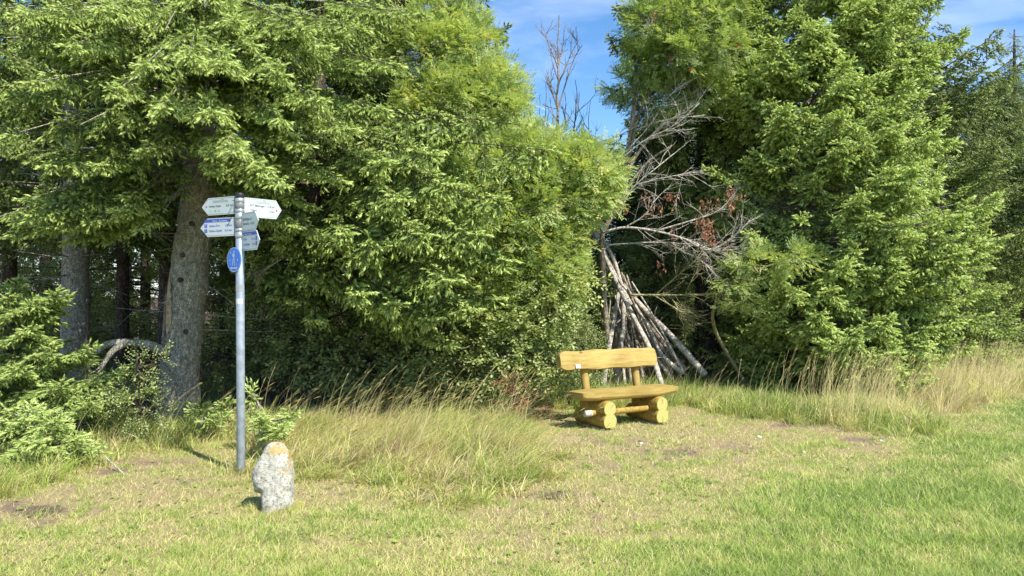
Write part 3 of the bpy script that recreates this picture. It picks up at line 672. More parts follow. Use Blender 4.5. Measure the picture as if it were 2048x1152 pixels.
# thin woodland floor growth
B = Buf()
tall(B, [(-9, 9.5), (-2, 10), (1, 11), (4.5, 13), (5, 18), (-9, 18)], 45000, .08, .35, .05, 0, TG(.95, .3, .6, 22), .9, .006, 2)
tag(B.build('forest_undergrowth', M['tall'], None), 'sparse shaded grass and litter on the dark woodland floor between the trunks', 'undergrowth', kind='stuff')

# ---------------------------------------------------------------- generic solid helpers
def rawobj(name, v, f, mat, parent=None, smooth=False):
    me = bpy.data.meshes.new(name); me.from_pydata([tuple(map(float, a)) for a in v], [], f); me.update()
    if smooth:
        me.polygons.foreach_set('use_smooth', np.ones(len(me.polygons), bool))
    me.materials.append(M[mat] if isinstance(mat, str) else mat)
    o = bpy.data.objects.new(name, me); COL.objects.link(o)
    if parent: o.parent = parent
    return o
def log_mesh(L, prof, k=14, wob=.006, seed=0, endr=.02, scale_fn=None):
    """closed profile (list of (a,b)) swept along local X with slight waviness and eased ends"""
    prof = np.array(prof); n = len(prof); v = []
    es = [0, .006, .02] ; xs = np.concatenate([np.array([0, endr * .35, endr]), np.linspace(endr, L - endr, k)[1:-1], np.array([L - endr, L - endr * .35, L])])
    for x in xs:
        e = min(x, L - x); sc = 1 - .10 * max(0, 1 - e / endr) ** 2 if endr else 1
        s = scale_fn(x / L) if scale_fn else np.array([1, 1])
        p = prof * sc * s
        wv = np.stack([vnoise(np.stack([np.full(n, x * 3), p[:, 0] * 8, p[:, 1] * 8], -1), seed) - .5] * 2, -1) * wob * 2
        p = p + wv; v += [(x, a, b_) for a, b_ in p]
    f = []
    for i in range(len(xs) - 1):
        for j in range(n):
            jn = (j + 1) % n; f.append((i * n + j, i * n + jn, (i + 1) * n + jn, (i + 1) * n + j))
    f.append(tuple(range(n))[::-1]); f.append(tuple((len(xs) - 1) * n + j for j in range(n)))
    return v, f
def circ(r, n=20, sx=1, sy=1): return [(r * sx * math.cos(2 * math.pi * k / n), r * sy * math.sin(2 * math.pi * k / n)) for k in range(n)]

# ---------------------------------------------------------------- log bench
BX, BY, BA = 1.33, 9.62, R(30)
bench = thing('log_bench', 'yellow-stained rustic log bench with backrest on the dry grass before the stick teepee', 'bench', (BX, BY, float(gz(BX, BY)) - .01))
bench.rotation_euler = (0, 0, BA)
def put(o, loc, rot=(0, 0, 0)): o.location = loc; o.rotation_euler = rot; return o
# seat: half log, flat side up; local x = along bench, y = depth (front is -y)
def halfprof(w_, t_, n=16):
    p = [(-w_ / 2, 0), (w_ / 2, 0)]
    for k in range(1, n): a = math.pi * k / n; p.append((w_ / 2 * math.cos(a) * 1.0, -t_ * math.sin(a) ** .42))
    return p
SL = 1.46
def seat_sc(t): e = min(t, 1 - t) * SL; s = 1 - .28 * max(0, 1 - e / .24) ** 1.3; return np.array([1 - .10 * max(0, 1 - e / .15) ** 2, s])
v, f = log_mesh(SL, halfprof(.38, .12), 22, .007, 4, .03, seat_sc)
put(rawobj('seat', v, f, 'log', bench, False), (-SL / 2, -.11, .455))
# backrest: slab with wavy top
BL = 1.50
def back_prof():
    return [(-.035, -.115), (.0, -.122), (.028, -.11), (.05, -.06), (.055, 0), (.05, .06), (.028, .112), (.0, .122), (-.035, .115), (-.042, .07), (-.045, 0), (-.042, -.07)]
def back_sc(t): e = min(t, 1 - t) * BL; return np.array([1, (1 - .32 * max(0, 1 - e / .07) ** 2) * (1 + .05 * math.sin(t * 19 + 1) * (t > .05))])
v, f = log_mesh(BL, back_prof(), 30, .006, 8, .02, back_sc)
put(rawobj('backrest', v, f, 'log', bench, False), (-BL / 2 - .02, .19, .80), (R(-14), 0, 0))
SP = .40
for sx in (-SP, SP):
    # back post, leaning back
    v, f = log_mesh(.62, circ(.05, 18), 6, .002, 3, .01); bp = put(rawobj('back_post', v, f, 'log', bench, True), (sx + .03, .135, .24))
    bp.rotation_euler = Vector((0, math.sin(R(13)), math.cos(R(13)))).to_track_quat('X', 'Z').to_euler()
    # two stacked cross logs with a flat cut front
    for nm, z, ln_, r_ in (('upper_cross_log', .262, .50, .088), ('lower_cross_log', .116, .62, .096)):
        pr = circ(r_, 22)
        pr = [(a, max(b_, -r_ * .80) if nm[0] == 'l' else b_) for a, b_ in pr]
        v, f = log_mesh(ln_, pr, 9, .004, int(z * 100), .012)
        o = rawobj(nm, v, f, 'crosslog', bench, True)
        # object X -> bench +Y (from front to back)
        o.location = (sx, -.34 if nm[0] == 'u' else -.345, z); o.rotation_euler = (0, 0, R(90))
        e = [(a * .97, -.0025, b_ * .97) for a, b_ in pr]; eo = rawobj('log_end', [(0, 0, 0)] + [(a, 0, b_) for a, _, b_ in e], [(0, k + 1, (k + 1) % len(e) + 1) for k in range(len(e))], 'logend', o)
        eo.rotation_euler = (0, 0, R(-90)); eo.location = (-.0028, 0, 0)
        ca = R(70 if nm[0] == 'u' else 250) + sx; cw = .0022; dx_, dz_ = math.cos(ca), math.sin(ca)
        ek = rawobj('drying_crack', [(-dz_ * cw * .4, -.0042, dx_ * cw * .4), (dz_ * cw * .4, -.0042, -dx_ * cw * .4), (dx_ * r_ * .78 + dz_ * cw, -.0042, dz_ * r_ * .78 - dx_ * cw), (dx_ * r_ * .78 - dz_ * cw, -.0042, dz_ * r_ * .78 + dx_ * cw)], [(0, 1, 2, 3)], 'print', o)
        ek.rotation_euler = (0, 0, R(-90)); ek.location = (-.0028, 0, 0)
    v, f = log_mesh(.075, [(-.045, -.02), (.045, -.02), (.045, .02), (-.045, .02)], 3, 0, 1, .002)
    for yy in (-.26, .16): put(rawobj('foot_block', v, f, 'crosslog', bench), (sx - .037, yy, .025))
    v, f = log_mesh(.42, [(-.035, -.006), (.035, -.006), (.035, .006), (-.035, .006)], 3, 0, 1, .002)
    put(rawobj('footing_strip', v, f, 'sticker', bench), (sx - .03, -.30, .012), (0, 0, R(90)))
v, f = log_mesh(1.14, circ(.038, 16), 10, .003, 6, .01); stn = put(rawobj('stretcher', v, f, 'crosslog', bench, True), (-.61, -.16, .20))
put(rawobj('stretcher_end', *log_mesh(.10, circ(.041, 16), 3, .001, 6, .006), 'deadwood', bench, True), (-.64, -.16, .20))
put(rawobj('sticker', *log_mesh(.07, [(-.002, -.024), (.002, -.024), (.002, .024), (-.002, .024)], 3, 0, 1, .001), 'sticker', bench), (-.57, .119, .735), (R(-14), 0, 0))

# ---------------------------------------------------------------- standing stone
def make_stone():
    bx, by = -1.775, 5.80; n, k = 40, 34; V = []; prof_z = np.linspace(-.06, .50, k)
    for z in prof_z:
        t = max(0, z) / .50
        wl = .150 * (1 - .30 * max(0, t - .42) / .58 * 1.0) * math.sqrt(max(0, 1 - max(0, (t - .62) / .385) ** 2.1)) + .002
        wl += .022 * math.exp(-((t - .52) / .13) ** 2); wr = .148 * (1 - .18 * max(0, t - .4)) * math.sqrt(max(0, 1 - max(0, (t - .60) / .41) ** 2.4)) + .002
        if t < .28: wl *= .80 + .1 * t
        if t < .1: wr *= .9 + t
        dp = .105 * math.sqrt(max(0, 1 - max(0, (t - .55) / .455) ** 2.2)) + .002
        for j in range(n):
            a = 2 * math.pi * j / n; c, s = math.cos(a), math.sin(a); c = math.copysign(abs(c) ** .75, c); s = math.copysign(abs(s) ** .75, s)
            V.append((c * (wr if c > 0 else wl) * .90 - .012 * t, s * dp + .02 * t, z))
    V = np.array(V); nv = V - np.array([0, 0, .22]); nv[:, 2] *= .3; nv /= np.linalg.norm(nv, axis=1)[:, None]
    V = V + nv * ((vnoise(V * 9, 5) - .5) * .034 + (vnoise(V * 22, 6) - .5) * .016 + (vnoise(V * 50, 7) - .5) * .007)[:, None]
    cut = (V[:, 0] < -.075) & (V[:, 2] < .155 + .02 * np.sin(V[:, 0] * 60)); V[cut, 0] = V[cut, 0] * .7 - .025; V[cut, 1] += .03
    F = []
    for i in range(k - 1):
        for j in range(n): jn = (j + 1) % n; F.append((i * n + j, i * n + jn, (i + 1) * n + jn, (i + 1) * n + j))
    V = V.tolist() + [(-.012, .02, .502)]; F += [((k - 1) * n + j, (k - 1) * n + (j + 1) % n, k * n) for j in range(n)]
    o = rawobj('standing_stone', V, F, 'stone', None, True); o.location = (bx, by, float(gz(bx, by)))
    tag(o, 'upright pale boundary stone with orange and grey lichen in front of the signpost', 'stone')
make_stone()
PEB = [('small white pebble on the worn grass right of the bench', 1518, 878, .03), ('whitish pebble at the right end of the worn strip', 1762, 885, .026), ('pale pebble in the dry patch ahead of the bench', 1282, 890, .024), ('cream pebble on the worn strip in front of the tall grass', 1608, 908, .02)]
for lb, a, b_, r_ in PEB:
    p = G(a, b_); V = []; F = []; rs = np.random.default_rng(int(a))
    me = Buf(); th = np.linspace(0, math.pi, 7); ph = np.linspace(0, 2 * math.pi, 9)[:-1]
    V = np.array([[math.sin(t) * math.cos(q), math.sin(t) * math.sin(q) * .8, math.cos(t) * .5] for t in th for q in ph]) * r_; V *= (.75 + .5 * vnoise(V * 60, 4))[:, None]
    for i_ in range(6):
        for j_ in range(8): jn = (j_ + 1) % 8; F += [(i_ * 8 + j_, (i_ + 1) * 8 + j_, (i_ + 1) * 8 + jn, i_ * 8 + jn)]
    o = rawobj('pebble', V, F, 'sticker', None, True); o.location = (float(p[0]), float(p[1]), float(gz(p[0], p[1])) + r_ * .3); tag(o, lb, 'pebble')

# ---------------------------------------------------------------- signpost
PX, PY = -2.448, 7.0
post = thing('signpost', 'tall galvanised steel hiking signpost with white arrow boards beside the standing stone', 'signpost', (PX, PY, float(gz(PX, PY))))
post.rotation_euler = (0, R(-.25), 0)
def cyl(name, z0, z1, r, mat, parent=post, n=28, bev=.003):
    v, f = log_mesh(z1 - z0, circ(r, n), 3, 0, 1, bev); o = rawobj(name, v, f, mat, parent, True); o.location = (0, 0, z0); o.rotation_euler = (0, R(-90), 0)
    me = o.data
    for p in me.polygons:
        if len(p.vertices) > 4: p.use_smooth = False
    return o
PR = .0375
cyl('pole', -.1, 2.50, PR, 'galv')
cyl('cap', 2.48, 2.528, PR + .002, 'cap')
for z0, z1, mt in ((2.442, 2.475, 'band'), (2.352, 2.38, 'band'), (2.29, 2.335, 'band'), (2.18, 2.205, 'band'), (2.12, 2.165, 'band')): cyl('clamp_band', z0, z1, PR + .005, mt)
for z0, z1 in ((2.385, 2.438), (2.21, 2.285)): cyl('dark_sleeve', z0, z1, PR + .003, 'sleeve')
def decal(name, pts, mat, parent, y=-.0042):
    o = rawobj(name, [(a, y, b_) for a, b_ in pts], [tuple(range(len(pts)))], mat, parent); return o
def text(s, x, z, size, mat, parent, y=-.0046, align='LEFT', sx=1, name='lettering'):
    c = bpy.data.curves.new('lettering', 'FONT'); c.body = s; c.size = size; c.align_x = align; c.fill_mode = 'FRONT'; c.offset = .0003
    o = bpy.data.objects.new('t', c); COL.objects.link(o); dg = bpy.context.evaluated_depsgraph_get(); dg.update()
    me = bpy.data.meshes.new_from_object(o.evaluated_get(dg)); bpy.data.objects.remove(o)
    m_ = bpy.data.objects.new(name, me); COL.objects.link(m_); me.materials.clear(); me.materials.append(M[mat]); m_.parent = parent
    m_.location = (x, y, z); m_.rotation_euler = (R(90), 0, 0); m_.scale = (sx, 1, 1); return m_
def arrow_board(zc, h, ln, yaw, right, mat='white', band=False, lines=(), header=None, label=None, off=.045):
    """board in its own frame: x from the pole outward"""
    s = 1 if right else -1; nose = h * .42
    pts = [(0, -h / 2), (ln - nose, -h / 2), (ln, 0), (ln - nose, h / 2), (0, h / 2)]
    pts = [(a * s, b_) for a, b_ in pts]
    if s < 0: pts = pts[::-1]
    n = len(pts); v = [(a, -.0035, b_) for a, b_ in pts] + [(a, .0035, b_) for a, b_ in pts]
    f = [tuple(range(n)), tuple(range(2 * n - 1, n - 1, -1))] + [(k, n + k, n + (k + 1) % n, (k + 1) % n) for k in range(n)]
    o = rawobj('arrow_board', v, f, mat, post); yw = R(yaw)
    dx, dy = math.cos(yw) * s, math.sin(yw) * s
    o.location = (dx * (PR + .0), dy * (PR + .0) - .02, zc); o.rotation_euler = (0, 0, yw)
    if label: o['label'] = label
    # thin border line
    q = [(a * (1 - .035) + s * .008, b_ * .89) for a, b_ in pts]; q2 = [(a * (1 - .047) + s * .012, b_ * .865) for a, b_ in pts]
    rawobj('border_line', [(a, -.0042, b_) for a, b_ in q] + [(a, -.0042, b_) for a, b_ in q2], [(k, (k + 1) % n, n + (k + 1) % n, n + k) for k in range(n)], 'print', o)
    x0 = .05 if right else -(ln - nose * .85)
    x1 = (ln - nose * .9) if right else -.03
    if band:
        decal('header_band', [(x0 - (.03 if not right else .03), h * .28), (x1 - (.02 if not right else -.02), h * .28), (x1 - (.02 if not right else .0), h * .455), (x0 - (.0 if not right else .03), h * .455)], 'blue', o, -.0045)
    return o, x0, x1
# upper left
o, x0, x1 = arrow_board(2.422, .160, .345, -27, False, 'whitegrey', label='weathered white arrow board pointing left, top of the post')
decal('logo_line', [(-.24, .052), (-.10, .052), (-.10, .054), (-.24, .054)], 'printlight', o); decal('hill_mark', [(-.15, .055), (-.115, .055), (-.132, .064)], 'printlight', o)
text('HILDEBURGSWEG', -.232, .035, .0195, 'printlight', o)
decal('route_arrow', [(-.305, -.012), (-.285, .0), (-.305, .012)], 'red', o)
text('Hohe Geba', -.268, -.007, .026, 'print', o); text('5,5 km', -.095, -.007, .026, 'print', o)
decal('trail_mark', [(-.262, -.055), (-.240, -.043), (-.262, -.031)], 'green', o); decal('trail_mark', [(-.259, -.0505), (-.245, -.043), (-.259, -.0355)], 'whitegrey', o, -.0046)
decal('trail_mark', [(-.195, -.055), (-.195, -.031), (-.218, -.043)], 'green', o)
text('>', -.175, -.054, .034, 'printlight', o); o.scale.x = 1.25
# upper right
o, x0, x1 = arrow_board(2.405, .175, .50, 50, True, 'white', label='white arrow board pointing right, top of the post')
decal('logo_line', [(.16, .061), (.35, .061), (.35, .0635), (.16, .0635)], 'printlight', o); decal('hill_mark', [(.25, .0645), (.29, .0645), (.27, .073)], 'printlight', o)
text('HILDEBURGSWEG', .16, .042, .023, 'printlight', o)
text('B19, Meiningen', .09, .012, .030, 'print', o); text('13,8 km', .405, .012, .030, 'print', o, align='RIGHT')
text('Träbes', .09, -.032, .030, 'print', o); text('1,4 km', .405, -.032, .030, 'print', o, align='RIGHT')
text('H', .2, -.032, .024, 'green', o); decal('route_arrow', [(.425, -.024), (.425, .006), (.452, -.009)], 'red', o); o.scale.x = .8
# lower left, blue band
o, x0, x1 = arrow_board(2.228, .168, .345, -25, False, 'white', True, label='white arrow board with blue band pointing left, below the top boards')
text('Rhön - Rundweg', -.225, .051, .021, 'white', o, -.005)
for zz, nm in ((.008, '2'), (-.038, '1')):
    decal('number_box', [(-.305, zz - .008), (-.277, zz - .008), (-.277, zz + .024), (-.305, zz + .024)], 'blue', o); text(nm, -.297, zz - .001, .027, 'white', o, -.005)
text('Geba-Ort', -.258, .006, .026, 'blue', o); text('1,8 km', -.105, .006, .026, 'blue', o)
text('Geba-Gipfel', -.258, -.040, .026, 'blue', o); text('0,5 km', -.105, -.040, .026, 'blue', o); o.scale.x = 1.25
# middle right, steeply turned to the viewer
o, x0, x1 = arrow_board(2.262, .165, .36, -66, True, 'whitegrey', label='greyish arrow board turned towards the viewer, in the middle')
o.location = (.028, -.03, 2.262); o.rotation_euler = (0, 0, R(-42)); o.scale.x = .80
text('Stedtlingen 6,7', .03, .012, .034, 'print', o); text('Helmershsn. 7,6 km', .03, -.028, .030, 'print', o)
# lower right, blue band
o, x0, x1 = arrow_board(2.09, .172, .40, -66, True, 'white', True, label='white arrow board with blue band turned right, lowest board')
o.location = (.03, -.028, 2.09); o.rotation_euler = (0, 0, R(-43)); o.scale.x = .78
text('Rhön - Rundweg', .07, .052, .022, 'white', o, -.005)
text('Seeba', .04, .006, .034, 'blue', o); text('2,4 km', .30, .006, .030, 'blue', o, align='RIGHT'); text('Stedtlingen', .04, -.040, .032, 'blue', o); text('5 km', .30, -.040, .030, 'blue', o, align='RIGHT')
for zz in (.0, -.046): decal('number_box', [(.315, zz), (.345, zz), (.345, zz + .036), (.315, zz + .036)], 'blue', o)
# bolts
for z, xx in ((2.46, -.05), (2.366, -.05), (2.31, .045), (2.19, .045), (2.14, .045)):
    put(cyl('bolt', 0, .03, .007, 'band', post, 8, .001), (xx, -.02, z), (R(90), 0, 0)).rotation_euler = Vector((0, -1, 0)).to_track_quat('X', 'Z').to_euler()
# round blue footpath sign
rt = rawobj('round_sign', *log_mesh(.004, circ(.112, 48), 3, 0, 1, .0005), 'signblue', post)
nvec = Vector((-.62, -.78, 0)).normalized()
Rm = Matrix.Rotation(math.atan2(nvec.x, -nvec.y), 4, 'Z')           # frame: local -Y is the sign's front
rt.parent = None; bpy.data.objects.remove(rt)
ring = circ(.112, 48); v = [(a, 0, b_) for a, b_ in ring] + [(a, .004, b_) for a, b_ in ring]; nn_ = 48
rs_ = rawobj('round_sign', v, [tuple(range(nn_)), tuple(range(2 * nn_ - 1, nn_ - 1, -1))] + [(k, nn_ + k, nn_ + (k + 1) % nn_, (k + 1) % nn_) for k in range(nn_)], 'signblue', post)
rs_.location = (-.043, -.035, 1.93 - .005); rs_.rotation_euler = (0, 0, math.atan2(nvec.x, -nvec.y))
rs_['label'] = 'round blue footpath sign with white walker'
i1 = circ(.110, 48); i2 = circ(.105, 48); rawobj('rim', [(a, -.001, b_) for a, b_ in i1] + [(a, -.001, b_) for a, b_ in i2], [(k, (k + 1) % 48, 48 + (k + 1) % 48, 48 + k) for k in range(48)], 'white', rs_)
def blob2(name, plist): 
    vs, fs = [], []
    for pts in plist: fs.append(tuple(range(len(vs), len(vs) + len(pts)))); vs += [(a * .001, -.0015, b_ * .001) for a, b_ in pts]
    return rawobj(name, vs, fs, 'white', rs_)
blob2('walker_symbol', [[(6 + 9 * math.cos(a), 72 + 10 * math.sin(a)) for a in np.linspace(0, 2 * math.pi, 14)[:-1]],
    [(-8, 20), (8, 20), (12, 55), (4, 62), (-6, 60), (-10, 40)], [(-22, 30), (-11, 26), (-11, 56), (-18, 58), (-24, 48)],
    [(9, 50), (12, 44), (26, 28), (22, 24), (6, 38)], [(-8, 19), (2, 19), (-8, -14), (-14, -50), (-24, -50), (-18, -14)], [(1, 19), (9, 19), (16, -14), (14, -46), (22, -50), (6, -52), (6, -14)]])
blob2('arrow_symbol', [[(-58, -75), (-36, -60), (-36, -70), (36, -70), (36, -60), (58, -75), (36, -90), (36, -80), (-36, -80), (-36, -90)]])
for pl_ in ([(60 + 9 * math.cos(a), -4 + 9 * math.sin(a)) for a in np.linspace(0, 6.28, 10)[:-1]], [(-70, -8), (-50, -8), (-50, -2), (-70, -2)], [(34, -46), (46, -40), (44, -36), (33, -42)], [(-48, -46), (-38, -40), (-40, -36), (-50, -42)], [(-50, 55), (-40, 60), (-44, 74), (-54, 68)]): blob2('small_mark', [pl_])
# pole stickers
for z0, z1, mt in ((1.525, 1.575, 'sticker'), (1.64, 1.70, 'band')):
    an = np.linspace(R(-150), R(-35), 10); rr = PR + .0012; v = [(rr * math.cos(a), rr * math.sin(a), z) for z in (z0, z1) for a in an]
    rawobj('sticker', v, [(k, k + 1, 11 + k, 10 + k) for k in range(9)], mt, post, True)

# ---------------------------------------------------------------- left: leaning thick spruce
rngT = np.random.default_rng(77)
tb = P(362, 838, 10.0); 
tp = poly([P(350, 860, 10), P(354, 800, 10), P(362, 700, 10.0), P(373, 600, 10.0), P(384, 500, 10.02), P(397, 400, 10.05), P(402, 280, 10.1), P(405, 100, 10.2), P(405, -250, 10.4), P(405, -700, 10.5), P(405, -1100, 10.6)], 9)
tr = np.interp(tp[:, 2], [-.2, .1, .5, 1.2, 2.0, 2.9, 5, 9, 12.5], [.35, .28, .245, .23, .22, .205, .17, .10, .03])
S1tips = [ # (px, py, depth, start height, width)
 (40, 30, 7.8, 5.2, .6), (12, 75, 7.9, 4.6, .55), (70, 165, 7.7, 4.4, .6), (205, 20, 7.6, 5.4, .6), (290, 130, 7.3, 4.9, .6), (330, 60, 7.7, 5.6, .55), (410, 15, 7.5, 5.8, .6), (470, 45, 7.8, 5.2, .5),
 (445, 130, 7.2, 4.9, .65), (500, 90, 8.0, 5.3, .55), (330, 215, 7.2, 4.4, .6), (420, 225, 7.2, 4.3, .6), (380, 110, 7.0, 5.1, .6), (560, 370, 7.6, 3.6, .5), (470, 300, 7.3, 3.8, .55), (520, 335, 7.7, 3.6, .5), (430, 345, 7.9, 3.5, .4),
 (610, 60, 8.0, 5.4, .6), (650, 95, 8.1, 5.1, .6), (720, 60, 8.4, 5.3, .6), (640, 200, 8.0, 4.6, .6), (700, 260, 8.3, 4.3, .6), (610, 290, 8.2, 4.1, .55), (160, 250, 7.7, 4.2, .65), (230, 180, 7.4, 4.5, .6), (100, 330, 8.2, 3.7, .6),
 (20, 270, 8.0, 4.0, .6), (-60, 180, 8.2, 4.2, .6), (200, 330, 8.4, 3.6, .6), (290, 300, 8.1, 3.8, .55), (260, 395, 8.8, 3.3, .5), (60, 400, 8.7, 3.3, .55), (680, 360, 8.7, 3.7, .55), (620, 410, 9.0, 3.4, .5), (560, 240, 7.8, 4.4, .55),
 (-30, 20, 8, 5.2, .6), (840, 30, 8.6, 5.3, .6), (790, 130, 8.6, 4.8, .6), (760, 220, 8.7, 4.4, .6), (140, 90, 7.6, 5.0, .6), (560, 150, 7.7, 5.0, .6),
 (30, 470, 8.8, 3.0, .5), (110, 455, 8.7, 3.0, .5), (190, 440, 8.8, 3.1, .5), (285, 455, 8.9, 3.0, .45), (240, 420, 8.6, 3.2, .5), (70, 430, 8.5, 3.2, .55), (-20, 440, 8.7, 3.1, .5), (150, 480, 9.3, 2.8, .45), (330, 420, 8.9, 3.1, .4), (590, 450, 9.0, 3.2, .5), (640, 470, 9.2, 3.1, .5)]
def onS1(z): return np.array([np.interp(z, tp[:, 2], tp[:, 0]), np.interp(z, tp[:, 2], tp[:, 1]), z])
ex = [(onS1(zs + .2), P(a, b_, d), ww * .95, dict(arch=.10, droop=.5, sp=.085, up=.10, start=.35, dt=.12)) for a, b_, d, zs, ww in S1tips]
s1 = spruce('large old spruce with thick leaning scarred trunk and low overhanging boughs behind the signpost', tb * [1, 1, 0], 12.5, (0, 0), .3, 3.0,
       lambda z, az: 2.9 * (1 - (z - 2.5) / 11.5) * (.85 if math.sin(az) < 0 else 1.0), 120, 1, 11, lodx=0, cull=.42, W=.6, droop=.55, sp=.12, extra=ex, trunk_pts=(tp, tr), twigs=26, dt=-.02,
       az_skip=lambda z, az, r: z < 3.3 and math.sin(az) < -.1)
# its broken low limb, torn bark and knots
B = Buf(); q0 = tb * [1, 1, 0]
tube(B, poly([P(352, 712, 9.98), P(322, 700, 9.75), P(290, 688, 9.65), P(245, 685, 9.55), P(212, 690, 9.5), P(192, 706, 9.45)], 6), np.linspace(.07, .036, 31), 10, .5, .12, 3)
tube(B, poly([P(252, 686, 9.56), P(228, 700, 9.45), P(206, 728, 9.4), P(188, 760, 9.35)], 6), np.linspace(.042, .026, 19), 9, .5, .14, 4)
tube(B, poly([P(206, 728, 9.4), P(190, 742, 9.3), P(172, 752, 9.3)], 4), np.linspace(.014, .006, 9), 6, .5, .1, 5)
B.build('low_limb', M['bark'], s1, True, q0)
def patch(px, py0, py1, wpx, mat, name, d, seed, out=.004):
    rs = np.random.default_rng(seed); v = []; n = 14
    for k in range(n):
        t = k / (n - 1); py = py0 + (py1 - py0) * t; c = onS1(P(px, py, 10)[2]); r_ = np.interp(c[2], tp[:, 2], tr)
        w_ = wpx / FPX * 10 * math.sin(math.pi * min(1, max(.02, t))) ** .6 * rs.uniform(.7, 1.2); a0 = math.asin(max(-.98, min(.98, (P(px, py, 10)[0] - c[0]) / r_)))
        for s in (-1, -.33, .33, 1): a = a0 + s * w_ / r_ / 2; v.append((c[0] + math.sin(a) * (r_ * 1.05 + out), c[1] - math.cos(a) * (r_ * 1.05 + out), c[2]))
    v = np.array(v) - q0; f = [(k * 4 + j, k * 4 + j + 1, k * 4 + 5 + j, k * 4 + 4 + j) for k in range(n - 1) for j in range(3)]
    rawobj(name, v, f, mat, s1, True)
patch(352, 555, 668, 19, 'scar', 'torn_bark', 10, 4, .012); patch(345, 560, 690, 9, 'deadbrown', 'torn_bark_edge', 10, 5, .022)
for a, b_ in ((378, 512), (385, 662), (342, 665), (352, 712), (376, 560), (395, 450)):
    c = onS1(P(a, b_, 10)[2]); r_ = np.interp(c[2], tp[:, 2], tr); aa = math.asin((P(a, b_, 10)[0] - c[0]) / (r_ * 1.02)); d = np.array([math.sin(aa), -math.cos(aa), 0]); B = Buf()
    p = c + d * r_ * 1.0; tube(B, [p - d * .03, p + d * .015, p + d * .025], [.038, .034, .022], 10, .5, .15, 5); B.build('branch_knot', M['bark_dark'], s1, True, q0)

# ---------------------------------------------------------------- centre spruce with long drooping boughs
S2b = np.array([-2.75, 11.0, 0]); 
S2 = [(1088, 300, 8.6, 3.7, .75), (1040, 250, 9.0, 4.1, .6), (1120, 430, 9.3, 2.9, .55), (1000, 400, 8.7, 3.3, .7), (1010, 520, 9.2, 2.7, .6), (960, 470, 8.7, 3.0, .7), (900, 560, 8.7, 2.6, .65), (850, 470, 8.4, 3.1, .7), (800, 400, 8.4, 3.5, .65), (760, 500, 8.4, 2.9, .65),
      (720, 590, 8.7, 2.4, .55), (790, 610, 8.8, 2.3, .6), (860, 640, 9.1, 2.2, .6), (940, 620, 9.2, 2.2, .55), (690, 470, 8.7, 2.9, .6), (640, 560, 9.2, 2.4, .5), (630, 640, 9.6, 1.9, .45), (900, 370, 8.5, 3.6, .65), (860, 310, 8.6, 3.8, .6), (980, 600, 9.5, 2.2, .5), (760, 330, 8.7, 3.7, .55), (560, 480, 9.6, 2.6, .45), (590, 600, 10, 2.1, .4), (900, 690, 9.8, 1.9, .45)]
ex = [(np.array([S2b[0], S2b[1], zs + .15]), P(a, b_, d), ww, dict(arch=.08, droop=1.4, sp=.095, up=.12, start=.28, dt=.12)) for a, b_, d, zs, ww in S2]
spruce('spruce with long drooping boughs reaching right over the tall grass clump, left of the rowan', S2b, 9.5, (0, 0), .15, 1.6, lambda z, az: (2.0 - .17 * z) * (1 if z > 2.2 else .8), 80, 3, 12, cull=.38, W=.6, droop=.8, sp=.13, extra=ex, bark='bark_dark', twigs=30, az_skip=lambda z, az, r: z > 3.6 and math.sin(az) < -.3 and r.random() < .5)
# ---------------------------------------------------------------- tall spruce rising behind the centre
spruce('tall dark spruce with hanging branchlets against the sky left of the gap', np.array([-2.1, 13.6, 0]), 15, (0, 0), .2, 2.4, lambda z, az: 2.55 - .10 * z, 150, 3, 13, cull=.36, mat='spruce', W=.75, droop=1.1, sp=.12, bark='bark_dark', dt=-.10)
# ---------------------------------------------------------------- right of the sky gap
spruce('tall spruce with drooping twigs right of the sky gap, behind the rowan', np.array([3.75, 15.0, 0]), 16, (0, 0), .2, 3.9, lambda z, az: 2.5 - .11 * z, 150, 3, 14, cull=.36, mat='spruce_dark', W=.75, droop=1.1, sp=.12, bark='bark_dark', dt=.0)
# ---------------------------------------------------------------- the big full spruce on the right
def rS5(z, az):
    r = np.interp(z, [0, .3, .8, 1.6, 2.6, 3.6, 5, 6.5, 9, 13], [1.9, 2.15, 2.35, 2.45, 2.4, 2.25, 2.05, 1.85, 1.2, .15])
    return r * (1 + .10 * math.sin(az * 3 + z * 1.7)) * (1 - .34 * max(0, -math.cos(az)) * np.interp(z, [2.2, 3.6], [1, 0]))
S5b = np.array([5.25, 13.7, 0])
ex5 = []
for a, b_, d, ww in ((1850, 765, 11.4, .5), (1780, 745, 11.3, .5), (1890, 780, 11.7, .45), (1640, 690, 11.6, .45), (1720, 760, 11.6, .4), (1500, 125, 12.2, .55), (1640, 60, 11.9, .6), (1420, 150, 12.6, .5), (1560, 250, 11.8, .6), (1700, 180, 11.9, .6), (1560, 560, 11.6, .6), (1690, 530, 11.4, .6), (1600, 440, 11.6, .6), (1750, 400, 11.7, .6), (1840, 330, 12.0, .6),
                    (1530, 640, 12.2, .45), (1860, 560, 11.8, .6), (1640, 640, 11.5, .6), (1780, 640, 11.4, .6), (1880, 720, 11.9, .55), (1500, 470, 12, .6), (1420, 340, 12.6, .5), (1880, 220, 12.6, .5), (1700, 300, 11.7, .6), (1890, 440, 12.4, .5), (1800, 740, 11.5, .6), (1690, 720, 11.6, .5)):
    p = P(a, b_, d); ex5.append((np.array([S5b[0], S5b[1], max(.3, p[2] - .25)]), p, ww, dict(arch=.06, droop=.45, sp=.085, up=.22, start=.3, dt=.32)))
